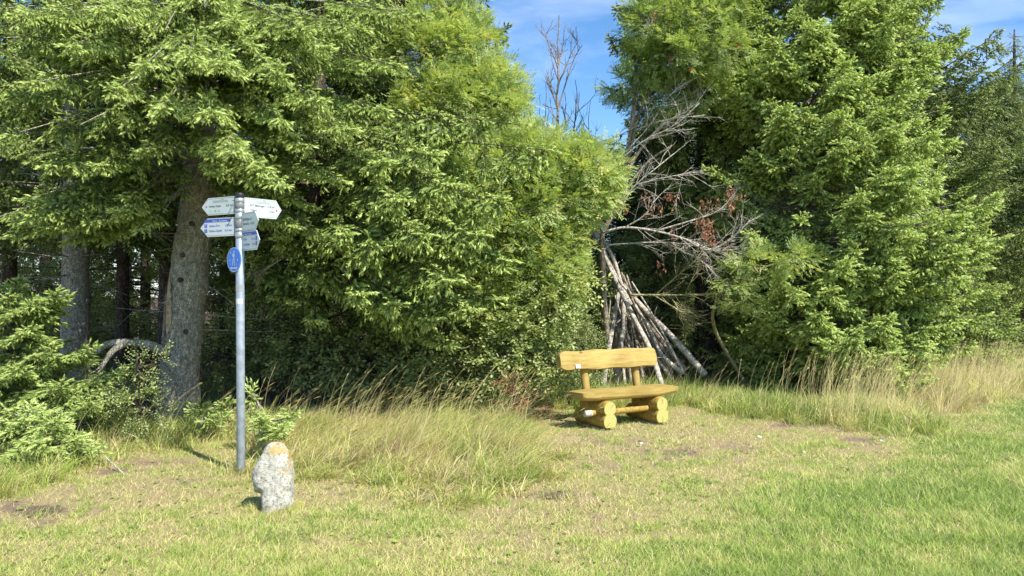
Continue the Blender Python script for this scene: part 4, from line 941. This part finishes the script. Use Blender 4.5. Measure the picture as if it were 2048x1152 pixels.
spruce('big dense bright green spruce branching down to the ground right of the stick teepee', S5b, 13.5, (0, 0), .12, .22, rS5, 330, 3, 15, cull=.36, W=.6, droop=.5, sp=.13, rise=.15, extra=ex5, front=210, twigs=4, dt=.21,
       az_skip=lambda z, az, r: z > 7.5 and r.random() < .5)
# ---------------------------------------------------------------- farther right
spruce('brownish green spruce rising behind the big right-hand spruce, its tips against the sky', np.array([9.2, 19.5, 0]), 13, (0, 0), .22, .8, lambda z, az: np.interp(z, [0, 4.6, 5.4, 6.4, 7.4, 9, 13], [4.2, 3.9, 3.1, 2.35, 1.5, .6, .1]), 230, 3, 16, cull=.36, mat='spruce_dark', W=.85, droop=.5, sp=.17, rise=.45, bark='bark_dark', dt=.10, front=40)
spruce('dark spruce at the right edge of the photo, farthest of the row', np.array([15.2, 24.0, 0]), 8.5, (0, 0), .16, 1.0, lambda z, az: 3.0 - .30 * z, 300, 2, 17, mat='spruce_dark', W=1.1, droop=.6, sp=.16, rise=.2, bark='bark_dark', dt=-.02)
spruce('young bright spruce low at the right edge, between the big spruce and the golden grass', np.array([9.0, 16.2, 0]), 4.6, (0, 0), .09, .15, lambda z, az: 1.55 * (1 - z / 4.9) + .1, 70, 1, 18, W=.55, droop=.3, sp=.11, rise=.35, twigs=0, dt=.12)
blobs('dark green leafy bush at the right edge above the golden grass', np.array([13.6, 20.5, 0]), 'bush', 'bush', LT, 'leaf', [((13.2, 20.5, .9), (1.0, .9, .8), 260), ((14.4, 21, 1.3), (1.2, 1, 1.1), 320), ((12.6, 21.5, 1.0), (.8, .8, .8), 160), ((15.5, 21, 1.4), (1.1, 1, 1.2), 260)], 50, scale=1.7, dt=.02)
spruce('far spruce closing the wood at the right edge behind the bush', np.array([17.5, 27, 0]), 11, (0, 0), .2, .6, lambda z, az: 3.0 - .25 * z, 90, 2, 19, mat='spruce_dark', W=.9, sp=.13, bark='bark_dark')

# ---------------------------------------------------------------- the wood behind: trunks one can tell apart
WOOD = [(150, 11.8, .20, 'second grey-barked spruce trunk left of the leaning one'), (330, 12.3, .11, 'dark spruce trunk standing just left behind the leaning trunk'), (243, 14.5, .11, 'thin dark trunk in the shade between the two grey trunks'),
        (290, 17.0, .10, 'far thin trunk deep in the wood left of the leaning spruce'), (20, 14.5, .13, 'dark trunk at the left edge of the photo'), (645, 12.8, .10, 'slim dark trunk right of the signpost under the boughs'),
        (545, 16.5, .12, 'dark trunk deep in the wood right of the signpost'), (1413, 15.2, .15, 'dark bare spruce trunk between the teepee and the big right-hand spruce'), (1328, 18.0, .13, 'dark trunk behind the dead brown-leaved branch'),
        (90, 18.5, .14, 'trunk far back at the left behind the grey trunk'), (450, 19.5, .13, 'trunk far back behind the signpost'), (760, 18.0, .14, 'trunk far back behind the drooping boughs'), (1480, 19.5, .13, 'trunk far back left of the big spruce'),
        (930, 19.0, .13, 'trunk far back behind the rowan'), (1232, 17.5, .10, 'low tree closing the wood directly behind the teepee top'), (1262, 19.5, .10, 'low tree right behind the teepee, deeper in the wood'), (-180, 13.0, .16, 'spruce outside the left edge whose boughs enter the photo')]
for k, (a, d, r_, lb) in enumerate(WOOD):
    bx = (a - 1024) / FPX * d; gap = 980 < a < 1320; zb_ = 2.6 if d < 15 else 1.7
    Hh = 12 if not (900 < a < 1480) else (5.2 if a < 1320 else 9)
    if a == 930: Hh = 7
    if a in (1232, 1262): Hh = 4.7; zb_ = .5
    if a == 1328: Hh = 6.2; zb_ = 2.6
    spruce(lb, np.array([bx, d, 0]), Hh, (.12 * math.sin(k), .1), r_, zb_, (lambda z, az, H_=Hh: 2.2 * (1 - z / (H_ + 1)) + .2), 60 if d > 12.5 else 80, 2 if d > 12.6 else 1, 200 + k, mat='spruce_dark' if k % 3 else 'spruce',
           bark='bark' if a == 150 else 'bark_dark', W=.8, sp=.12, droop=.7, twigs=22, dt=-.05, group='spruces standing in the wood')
# backdrop of far trees so no horizon shows between the trunks
k = 0
BACK = []
for x_ in np.arange(-19, 12, 2.1):
    px = 1024 + x_ / 24 * FPX; BACK.append((x_ + .6 * math.sin(x_ * 5), 24 + 2.2 * math.sin(x_ * 3.1), 6.0 if 930 < px < 1330 else 9.5))
words = ['farthest', 'hazy', 'slender', 'broad', 'low', 'crooked', 'dense', 'thin']
for k, (bx, by, Hh) in enumerate(BACK):
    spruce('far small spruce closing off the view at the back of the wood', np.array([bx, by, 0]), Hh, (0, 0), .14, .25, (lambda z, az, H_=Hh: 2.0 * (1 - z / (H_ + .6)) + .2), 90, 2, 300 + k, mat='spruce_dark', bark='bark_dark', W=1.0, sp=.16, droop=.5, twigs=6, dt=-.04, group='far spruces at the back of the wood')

# ---------------------------------------------------------------- rowans and shrubs
def E(px, py, d, rx, ry, rz, n): return (P(px, py, d), (rx, ry, rz), n)
rowA = [E(870, 110, 11.6, .7, .7, .6, 260), E(945, 110, 11.4, .38, .5, .40, 150), E(930, 215, 11.2, .65, .7, .5, 260), E(1010, 225, 11.0, .32, .4, .28, 110), E(990, 165, 11.2, .3, .4, .22, 90), E(880, 240, 11.4, .7, .7, .6, 280), E(1000, 330, 10.8, .75, .6, .5, 300),
        E(1090, 330, 10.6, .55, .55, .35, 230), E(1170, 335, 10.5, .42, .5, .22, 160), E(1190, 385, 10.6, .25, .4, .22, 80), E(1105, 400, 10.5, .48, .55, .4, 230), E(1050, 440, 10.5, .6, .5, .5, 260), E(1105, 480, 10.5, .34, .5, .4, 170),
        E(1085, 530, 10.4, .5, .5, .45, 220), E(980, 420, 10.7, .7, .6, .6, 250), E(1095, 560, 10.4, .3, .4, .3, 110), E(900, 20, 11.8, .45, .6, .4, 150), E(1040, 620, 10.5, .55, .5, .4, 190), E(960, 560, 10.8, .6, .5, .5, 190)]
rb = np.array([.15, 11.4, 0])
blobs('rowan tree with feathery light green leaves and few berries, left of the sky gap', rb, 'rowan', 'rowan_tree', RT, 'rowan', rowA, 60, r0=.07, trunk=[rb + [0, 0, -.1], P(1060, 650, 11.3), P(1040, 480, 11.3), P(1000, 300, 11.3), P(960, 120, 11.5)],
      stems=[[P(1060, 650, 11.3), P(1110, 520, 11), P(1140, 400, 10.8), P(1150, 350, 10.7)], [rb, P(960, 560, 11.4), P(900, 300, 11.5)]], dt=.20, scale=1.0, dens=1.25,
      berries=[P(1027, 296, 10.2), P(976, 75, 11.0), P(578, 668, 10.6), P(785, 378, 9.0), P(1098, 541, 9.95), P(1093, 578, 9.95)])
rowB = [E(1310, 50, 12.0, .42, .5, .36, 110), E(1385, 40, 12.0, .45, .5, .34, 120), E(1350, 110, 12.0, .42, .5, .25, 90), E(1430, 100, 12.0, .42, .5, .3, 110), E(1285, 130, 12.2, .25, .3, .22, 40), E(1420, -20, 12.2, .6, .5, .4, 130), E(1320, -50, 12.3, .5, .5, .3, 100), E(1300, 200, 12.2, .3, .3, .2, 40), E(1390, 180, 12.3, .35, .4, .2, 50), E(1250, 170, 12.2, .2, .3, .15, 24)]
rb2 = np.array([1.72, 13.1, 0])
blobs('rowan tree with lichened multiple stems growing up behind the stick teepee, crown with red berries', rb2, 'rowan', 'rowan_tree', RT, 'rowan', rowB, 61, r0=.055, bark='deadbrown', trunk=[rb2 + [0, 0, -.1], P(1212, 640, 12.9), P(1206, 540, 12.7), P(1205, 470, 12.4), P(1245, 395, 12.3), P(1252, 320, 12.3), P(1265, 240, 12.2), P(1290, 100, 12.1), P(1310, 20, 12.1)],
      stems=[[P(1245, 400, 12.3), P(1262, 330, 12.2), P(1310, 265, 12.1), P(1380, 215, 12.0)], [P(1265, 240, 12.2), P(1272, 150, 12.2), P(1262, 80, 12.2)], [P(1210, 465, 12.4), P(1225, 420, 12.3), P(1290, 330, 12.1), P(1345, 290, 12.0)], [P(1245, 380, 12.3), P(1290, 200, 12.3), P(1400, 100, 12.2)]], dt=.02, dens=1.2,
      berries=[P(1309, 31, 11.5), P(1335, 53, 11.5), P(1474, 94, 11.6), P(1382, 140, 11.5), P(1342, 118, 11.5)])
rb3 = np.array([4.1, 13.2, 0])
blobs('small rowan with fern-like leaves in front of the big spruce, right of the dead branch', rb3, 'rowan', 'rowan_tree', RT, 'rowan', [E(1470, 560, 11.9, .25, .3, .13, 20), E(1520, 530, 11.7, .36, .3, .09, 30), E(1585, 517, 11.6, .30, .3, .06, 26), E(1490, 600, 12, .26, .3, .12, 16)], 62, r0=.035, bark='lichen',
      trunk=[rb3 + [0, 0, -.1], P(1430, 660, 12.8), P(1440, 590, 12.3), P(1500, 545, 12.0), P(1580, 520, 11.8)], dt=.1)
sb = np.array([-.6, 10.9, 0])
blobs('dark shaded thicket of elder under the drooping spruce boughs behind the tall grass', sb, 'shrub', 'shrub', LT, 'leaf', [E(640, 700, 10.9, .7, .6, .5, 240), E(740, 720, 10.9, .8, .6, .55, 300), E(860, 700, 10.9, .8, .6, .6, 320), E(960, 730, 10.8, .7, .5, .5, 260), E(560, 640, 11.4, .6, .6, .6, 200), E(700, 620, 11.4, .7, .5, .6, 220), E(820, 620, 11.4, .7, .5, .6, 220)], 63, dt=.08, scale=1.1,
      stems=[[sb, P(700, 700, 11)], [sb, P(600, 690, 11.2)], [sb, P(860, 680, 11)]], r0=.03)
sb = np.array([.15, 10.2, 0])
blobs('light green leafy shrub at the foot of the rowan, just left of the bench', sb, 'shrub', 'shrub', LT, 'leaf', [E(1050, 690, 10.2, .5, .45, .45, 260), E(1090, 620, 10.1, .4, .4, .35, 180), E(1100, 740, 10.1, .35, .35, .28, 150), E(1010, 740, 10.1, .35, .35, .28, 130), E(1040, 640, 10.3, .45, .4, .4, 160)], 64, dt=.22, r0=.02, scale=.95)
sb = np.array([.85, 11.2, 0])
blobs('pale small-leaved shrub between the light green shrub and the teepee, above the bench back', sb, 'shrub', 'shrub', LS, 'leaf', [E(1150, 690, 11.2, .38, .35, .35, 210), E(1130, 640, 11.2, .35, .35, .3, 160), E(1165, 730, 11.0, .3, .3, .2, 110)], 65, dt=.15, r0=.02, scale=.9)
sb = np.array([1.1, 11.3, 0])
blobs('yellowing leafy twig cluster on the rowan side of the teepee top', P(1150, 600, 10.4) * [1, 1, 0], 'shrub', 'shrub', LT, 'leaf', [E(1150, 565, 10.3, .24, .25, .15, 55), E(1115, 585, 10.3, .22, .25, .15, 45)], 66, dt=.5, r0=.015, scale=1.05, trunk=[P(1140, 815, 10.5), P(1120, 700, 10.5), P(1140, 580, 10.4)])
sb = np.array([.1, 9.6, 0])
blobs('withered reddish brown weed at the edge of the tall grass left of the bench', G(1030, 850), 'weed', 'weed', LS, 'deadleaf', [(G(1030, 850) + [0, 0, .38], (.16, .12, .3), 60), (G(1065, 846) + [0, 0, .18], (.22, .12, .12), 34)], 67, dt=-.35, r0=.008, scale=.6)
# thicket between trunks behind
for k, (lb, px, d, w_, h_, dt_) in enumerate([('dark leafy thicket in the wood behind the signpost pole', 520, 13.2, 1.1, 1.0, .2), ('low shaded bush left of the leaning trunk deep in the wood', 230, 15.5, 1.3, .8, .2), ('shaded bush behind the second grey trunk at the left', 60, 15.5, 1.4, 1.1, .2),
        ('dull green thicket behind the teepee on its left', 1190, 14.2, .8, 1.1, .2), ('grey-green brush behind the teepee poles', 1290, 15.0, 1.2, 1.5, .25), ('shaded bush between the dark bare trunk and the big spruce', 1470, 15.8, .9, .9, .2), ('dark bush behind the shaded elder thicket', 800, 14.0, 1.6, 1.3, .2)]):
    bx = (px - 1024) / FPX * d
    blobs(lb, np.array([bx, d, 0]), 'shrub', 'shrub', LT, 'leaf', [((bx - .5 * w_, d, h_ * .55), (w_ * .6, .5, h_ * .5), 130), ((bx + .5 * w_, d, h_ * .6), (w_ * .6, .5, h_ * .55), 140), ((bx, d + .2, h_ * 1.0), (w_ * .6, .5, h_ * .6), 140), ((bx + .2, d, h_ * 1.5), (w_ * .5, .5, h_ * .4), 90)], 70 + k, dt=dt_, r0=.02, scale=1.15)

# ---------------------------------------------------------------- young spruces at the left and stray low boughs
def sapling(label, base, H, Rr, nb, seed, tips=(), dt=.15, droop=.2):
    ex = [(np.array([base[0], base[1], min(H * .95, max(.12, P(a, b_, d)[2] - .1))]), P(a, b_, d), ww, dict(arch=.05, droop=droop, sp=.075, up=.25, start=.12, dt=dt + .05)) for a, b_, d, ww in tips]
    return spruce(label, base, H, (0, 0), .035, .08, lambda z, az: Rr * (1 - z / (H * 1.08)) + .06, nb, 0, seed, W=.42, droop=droop, sp=.08, rise=.3, extra=ex, twigs=0, dt=dt, name='young_spruce', cat='young spruce', group='young spruces at the left edge')
sapling('young spruce at the left edge with bright layered boughs, taller of the pair', np.array([-6.25, 9.5, 0]), 1.75, 1.0, 34, 81,
        [(110, 590, 8.9, .4), (70, 610, 8.8, .45), (125, 600, 9.1, .35), (60, 660, 8.7, .45), (100, 700, 8.7, .45), (180, 700, 8.9, .45), (230, 750, 8.9, .45), (200, 780, 8.8, .4), (120, 770, 8.6, .45), (255, 745, 9.2, .35), (40, 740, 8.5, .45), (20, 600, 8.9, .45), (170, 820, 8.7, .4), (30, 570, 9.3, .4)], dt=.06)
sapling('small bright spruce seedling low at the left edge, in front of the taller young spruce', np.array([-4.75, 7.6, 0]), .5, .5, 9, 82, [(40, 850, 7.2, .35), (110, 845, 7.1, .35), (150, 880, 7.2, .35), (70, 890, 6.9, .35), (10, 860, 7.2, .35), (185, 905, 7.3, .25), (60, 840, 7.5, .3)], dt=.2)
sapling('tiny spruce seedling just behind the standing stone', np.array([-2.55, 7.9, 0]), .45, .2, 2, 83, [(578, 834, 7.4, .2), (560, 860, 7.3, .2), (520, 845, 7.4, .2), (505, 785, 7.9, .2)], dt=.18)
sapling('low spruce seedling at the foot of the leaning trunk', np.array([-3.55, 8.9, 0]), .35, .25, 2, 84, [(400, 815, 8.5, .22), (450, 812, 8.5, .2), (430, 845, 8.4, .2)], dt=.02)
sapling('low spreading spruce seedling left of the leaning trunk beneath its broken limb', np.array([-5.0, 9.0, 0]), .4, .4, 3, 85, [(230, 795, 8.6, .3), (290, 785, 8.8, .22), (180, 810, 8.4, .28)], dt=.0)
# leafy weed stem
blobs('thin leafy sapling stem with small green leaves left of the leaning trunk', G(282, 885), 'sapling', 'sapling', LS, 'leaf', [E(275, 740, 8.3, .12, .1, .2, 16), E(300, 730, 8.3, .16, .1, .1, 14), E(270, 800, 8.3, .2, .15, .2, 30), E(300, 820, 8.3, .25, .15, .15, 30)], 90, r0=.006, dt=.12, scale=.8, trunk=[G(282, 885), P(278, 780, 8.35), P(272, 705, 8.3)])

# ---------------------------------------------------------------- dead trees in the sky gap
def branchy(buf, p, d, ln, r, rng, depth, spread=.5, up=.25, n=7):
    pts = [np.array(p)]; d = nrm(d)
    for k in range(n): d = nrm(d + rng.normal(0, .09, 3) + [0, 0, up * .05]); pts.append(pts[-1] + d * ln / n)
    tube(buf, pts, np.linspace(r, r * .3, n + 1), 6 if r > .012 else 4, .5, .08, 3, cap=False)
    if depth > 0:
        for k in range(rng.integers(3, 6)):
            j = rng.integers(2, n); dd = nrm(nrm(pts[j + 1] - pts[j]) + rng.normal(0, spread, 3) * [1, .6, 1] + [0, 0, up]); branchy(buf, pts[j], dd, ln * rng.uniform(.3, .6), r * .5, rng, depth - 1, spread, up, 5)
def deadtree(label, px, d, top_py, r, seed, forks=(), lean_=0, name='dead_tree', brn='deadbrown'):
    rs = np.random.default_rng(seed); b0 = np.array([(px - 1024) / FPX * d, d, 0]); root = thing(name, label, 'dead tree', b0, 'bare dead trees in the sky gap'); B = Buf(); T = P(px + (rs.uniform(-14, 14) if not forks else 0), top_py, d)
    q = poly([b0 + [0, 0, -.1], b0 * .6 + T * .4 + [.05, 0, 0], b0 * .3 + T * .7 + [-.03, 0, 0], T], 8); q[1:-1] += rs.normal(0, .02, (len(q) - 2, 3)) * [1, 1, 0]; tube(B, q, np.linspace(r, r * .15, len(q)), 8, .5, .08, seed, cap=False)
    for pts in forks:
        pw = [P(a, b_, d) for a, b_ in pts]; pw[0] = q[int(np.argmin(np.linalg.norm(q - pw[0], axis=1)))]; pp = poly(pw, 4); tube(B, pp, np.linspace(r * .3, .005, len(pp)), 5, .5, .08, seed, cap=False)
        for _ in range(6): j = rs.integers(2, len(pp) - 1); branchy(B, pp[j], nrm([rs.normal(0, .6), rs.normal(0, .3), .9]), rs.uniform(.2, .5), .007, rs, 1)
    for _ in range(14):
        j = rs.integers(len(q) // 2, len(q) - 3); branchy(B, q[j], nrm([rs.normal(0, .9), rs.normal(0, .5), .8]), rs.uniform(.25, .8), .009, rs, 1, .45, .5)
    B.build('trunk', M[brn], root, True, b0)
deadtree('tallest bare dead tree standing alone in the sky gap', 1118, 16, 30, .06, 1, [[(1117, 150), (1110, 118), (1096, 85), (1086, 52)], [(1118, 175), (1130, 140), (1142, 108), (1160, 76)], [(1118, 205), (1132, 165), (1148, 118), (1165, 90)], [(1118, 225), (1104, 185), (1092, 150)], [(1118, 130), (1124, 100), (1128, 72)]])
for lb, a, d, t, r_ in (('thin dark dead stem left of the tallest dead tree', 1100, 16.4, 165, .035), ('short dark dead stem immediately left of the tallest dead tree', 1091, 17, 190, .03), ('dead stem just right of the tallest dead tree', 1142, 16.6, 185, .04), ('slanting pale dead stem at the right of the sky gap', 1160, 16.2, 160, .04), ('rightmost thin dead stem of the sky gap', 1175, 17, 200, .03), ('thin dead stem nearest the left rowan', 1108, 15.6, 215, .028)):
    deadtree(lb, a, d, t, r_, int(a), [])

# ---------------------------------------------------------------- the stick teepee: every pole is a thing
def pole_obj(label, pts, r0, r1, mat, seed, group, side=3):
    rs = np.random.default_rng(seed); b0 = np.array(pts[0]); B = Buf(); q = poly(pts, 6)
    tube(B, q, np.linspace(r0, r1, len(q)) * 1.2, 9, .5, .10, seed)
    for _ in range(side):
        j = rs.integers(3, len(q) - 2); dd = nrm(rs.normal(0, 1, 3) + [0, -.3, .6]); e_ = q[j] + dd * rs.uniform(.06, .30); tube(B, [q[j], (q[j] + e_) / 2 + rs.normal(0, .02, 3), e_], [r1 * .45, r1 * .3, r1 * .15], 4, .5)
    o = B.build('leaning_pole', M[mat], None, True, b0); o.location = tuple(map(float, b0)); tag(o, label, 'pole', group); return o
GRP = 'poles leaned together as a stick teepee'
POLES = [ # label, [(px,py,d)...], r0, r1, mat
 ('thickest pale pole slanting far right to the ground, its cut end in the grass', [(1410, 750, 12.6), (1350, 680, 12.9), (1290, 620, 13.2), (1243, 570, 13.4), (1205, 530, 13.5)], .05, .028, 'deadwood'),
 ('long pale pole passing in front from the rowan top down behind the bench back', [(1324, 772, 12.0), (1300, 700, 12.4), (1270, 640, 12.7), (1245, 590, 12.9), (1222, 540, 13.1), (1195, 480, 13.2), (1165, 415, 13.3), (1152, 372, 13.3)], .038, .022, 'deadwood'),
 ('brown pole just left of the thickest pale one', [(1372, 742, 12.8), (1330, 690, 13), (1290, 640, 13.2), (1255, 600, 13.4)], .042, .026, 'deadbrown'),
 ('bent pole resting low across the right foot of the teepee', [(1364, 745, 12.4), (1335, 722, 12.5), (1318, 700, 12.7), (1300, 660, 12.9), (1270, 610, 13.2)], .03, .02, 'deadwood'),
 ('left pole standing almost upright at the teepee foot', [(1206, 775, 12.8), (1217, 700, 12.9), (1228, 640, 13), (1238, 585, 13.1)], .04, .026, 'deadwood'),
 ('pale stub pole inside left, second from the left', [(1234, 775, 12.9), (1240, 700, 13), (1248, 650, 13.1), (1246, 600, 13.2)], .045, .03, 'deadwood'),
 ('thin pole between the two left poles', [(1222, 778, 13), (1232, 700, 13.1), (1240, 640, 13.2)], .02, .014, 'deadbrown'),
 ('slender brown pole running up left through the rowan leaves', [(1262, 610, 13.2), (1235, 560, 13.3), (1215, 520, 13.3), (1190, 460, 13.3), (1175, 440, 13.2), (1150, 400, 13.1)], .035, .024, 'deadwood'),
 ('upper pole crossing the top toward the left', [(1250, 600, 13.3), (1228, 520, 13.3), (1200, 470, 13.3), (1172, 410, 13.2), (1155, 340, 13.2)], .03, .02, 'deadwood')]
rs = np.random.default_rng(9)
for k, (lb, pts, r0_, r1_, mt) in enumerate(POLES): pole_obj(lb, [P(*p) for p in pts], r0_, r1_, mt, 500 + k, GRP)
for k in range(46):
    t = k / 45; bx = (1208 + 40 * rs.random() if k < 7 else 1238 + 134 * t) + rs.uniform(-8, 8); by = 766 - 14 * t + rs.uniform(-6, 8); ax = 1228 + 26 * t + rs.uniform(-14, 18) ; ay = 575 + rs.uniform(-35, 60); d0 = 12.7 + rs.uniform(-.2, 1.0); d1 = 13.3 + rs.uniform(-.1, .2)
    mid = P((bx + ax) / 2 + rs.uniform(-7, 7), (by + ay) / 2 + rs.uniform(-5, 5), (d0 + d1) / 2)
    pole_obj('one of the many thin weathered sticks packed into the middle of the teepee', [P(bx, by, d0), mid, P(ax, ay, d1)], rs.uniform(.008, .026), rs.uniform(.005, .013), 'deadwood' if rs.random() < .45 else 'deadbrown', 520 + k, 'thin sticks filling the stick teepee', 7)

# ---------------------------------------------------------------- dead branches with brown leaves, lichened limbs
def dead_branch(label, paths, mat, seed, r0=.028, leaves=(), twig=1.0, greens=()):
    rs = np.random.default_rng(seed); b0 = P(*paths[0][0]); root = thing('dead_branch', label, 'dead branch', b0, 'bare branches between the teepee and the big spruce'); B = Buf()
    for n_, pts in enumerate(paths):
        q = poly([P(*p) for p in pts], 5); rr = r0 * (1 if n_ == 0 else .6); tube(B, q, np.linspace(rr, .006, len(q)), 7, .5, .1, seed)
        for _ in range(int(len(q) * .5 * twig)):
            j = rs.integers(len(q) // 4, len(q) - 1); t = nrm(q[j + 1] - q[j]); branchy(B, q[j], nrm(t + rs.normal(0, .55, 3) * [1, .5, 1] + [.1, 0, 0]), rs.uniform(.2, .6), .006, rs, 1, .6, .1)
    B.build('branches', M[mat], root, True, b0)
    if leaves:
        lv = Buf(); tw = Buf()
        for a, b_, d, n_ in leaves:
            c = P(a, b_, d)
            for _ in range(int(n_ * 1.4)):
                p = c + rs.normal(0, 1, 3) * [.034, .034, .06]; dd = nrm(rs.normal(0, .5, 3) + [0, 0, -1]); s = nrm(np.cross(dd, rs.normal(0, 1, 3))) * .013; l = rs.uniform(.05, .09)
                cu = nrm(rs.normal(0, 1, 3)) * .012
                lv.add([p, p + dd * l * .5 + s + cu, p + dd * l, p + dd * l * .5 - s + cu, p + dd * l * .55], [[0, 1, 4], [1, 2, 4], [2, 3, 4], [3, 0, 4]], rs.random())
        lv.build('withered_leaves', M['deadleaf'], root, False, b0)
dead_branch('bare arching branch with clusters of withered orange-brown leaves above the teepee', [[(1205, 465, 12.3), (1250, 455, 12.2), (1310, 462, 12.1), (1370, 478, 12), (1430, 500, 12), (1500, 495, 11.9)], [(1310, 462, 12.1), (1370, 445, 12), (1430, 425, 12), (1460, 400, 12)], [(1370, 478, 12), (1420, 500, 12), (1470, 470, 12), (1500, 440, 12)], [(1250, 455, 12.2), (1290, 430, 12.1), (1310, 400, 12.1)]], 'deadwood', 31, .022,
            [(1461, 385, 12, 26), (1462, 408, 12, 26), (1408, 405, 12, 16), (1433, 408, 12, 12), (1400, 438, 12, 26), (1418, 448, 12, 30), (1410, 465, 12, 30), (1425, 478, 12, 20), (1335, 392, 12.1, 14), (1347, 396, 12.1, 12), (1300, 422, 12.1, 14), (1320, 416, 12.1, 12), (1290, 395, 12.1, 12), (1250, 416, 12.2, 8), (1345, 467, 12.1, 14), (1455, 495, 12, 16), (1322, 532, 12.1, 10), (1483, 392, 12, 6)], 1.9)
dead_branch('lower lichen-green branch reaching right under the arching one', [[(1210, 490, 12.4), (1255, 487, 12.3), (1330, 485, 12.2), (1400, 495, 12.1), (1450, 525, 12)], [(1330, 485, 12.2), (1400, 520, 12.1), (1440, 560, 12)]], 'deadwood', 32, .017, (), 2.0)
dead_branch('crooked lichened branch low in front of the dark trunk, above the thickest teepee pole', [[(1262, 590, 12.6), (1310, 590, 12.5), (1360, 590, 12.4), (1410, 588, 12.3), (1440, 586, 12.3)], [(1310, 590, 12.5), (1345, 560, 12.4), (1380, 530, 12.3), (1410, 505, 12.2)], [(1340, 592, 12.5), (1355, 615, 12.4), (1365, 640, 12.4)], [(1310, 592, 12.5), (1340, 610, 12.4), (1365, 625, 12.3)]], 'lichen', 33, .02, (), 1.8)
dead_branch('long grey bare branches fanning up right from the rowan stems towards the big spruce', [[(1235, 440, 12.0), (1262, 380, 11.9), (1320, 330, 11.8), (1370, 290, 11.8)], [(1250, 400, 12), (1280, 370, 11.9), (1330, 355, 11.8), (1390, 345, 11.8)], [(1240, 320, 12), (1290, 280, 11.9), (1350, 250, 11.8), (1400, 205, 11.8)], [(1255, 300, 12), (1300, 250, 11.9), (1340, 190, 11.8), (1400, 150, 11.8)], [(1270, 260, 12), (1330, 240, 11.9), (1410, 230, 11.8)], [(1190, 285, 12.2), (1240, 270, 12.1), (1300, 235, 12), (1345, 205, 12)]], 'deadwood', 34, .014, (), 1.5)
dead_branch('tangle of bare grey twigs just left of the big spruce at trunk height', [[(1440, 520, 13), (1490, 500, 12.9), (1520, 440, 12.9)], [(1470, 540, 13), (1500, 480, 12.9), (1510, 400, 12.9)], [(1430, 480, 13), (1480, 450, 12.9), (1530, 420, 12.9)]], 'deadwood', 35, .012, (), 2.2)
dead_branch('fan of dead twigs hanging under the boughs right of the signpost', [[(600, 500, 10.2), (650, 430, 9.8), (690, 380, 9.6)], [(600, 500, 10.2), (660, 505, 9.8), (700, 560, 9.6)], [(600, 500, 10.2), (550, 480, 10.2), (530, 430, 10.0)], [(600, 500, 10.2), (560, 520, 9.8), (510, 555, 9.7)]], 'deadbrown', 36, .014, (), 1.1)
dead_branch('thin fallen stick lying on the grass edge left of the signpost', [[(248, 948, 6.95), (215, 918, 7.2), (190, 895, 7.4)]], 'deadwood', 37, .007, (), .05)
print('tris', sum(len(o.data.polygons) for o in bpy.data.objects if o.type == 'MESH'), 'objects', len(bpy.data.objects))
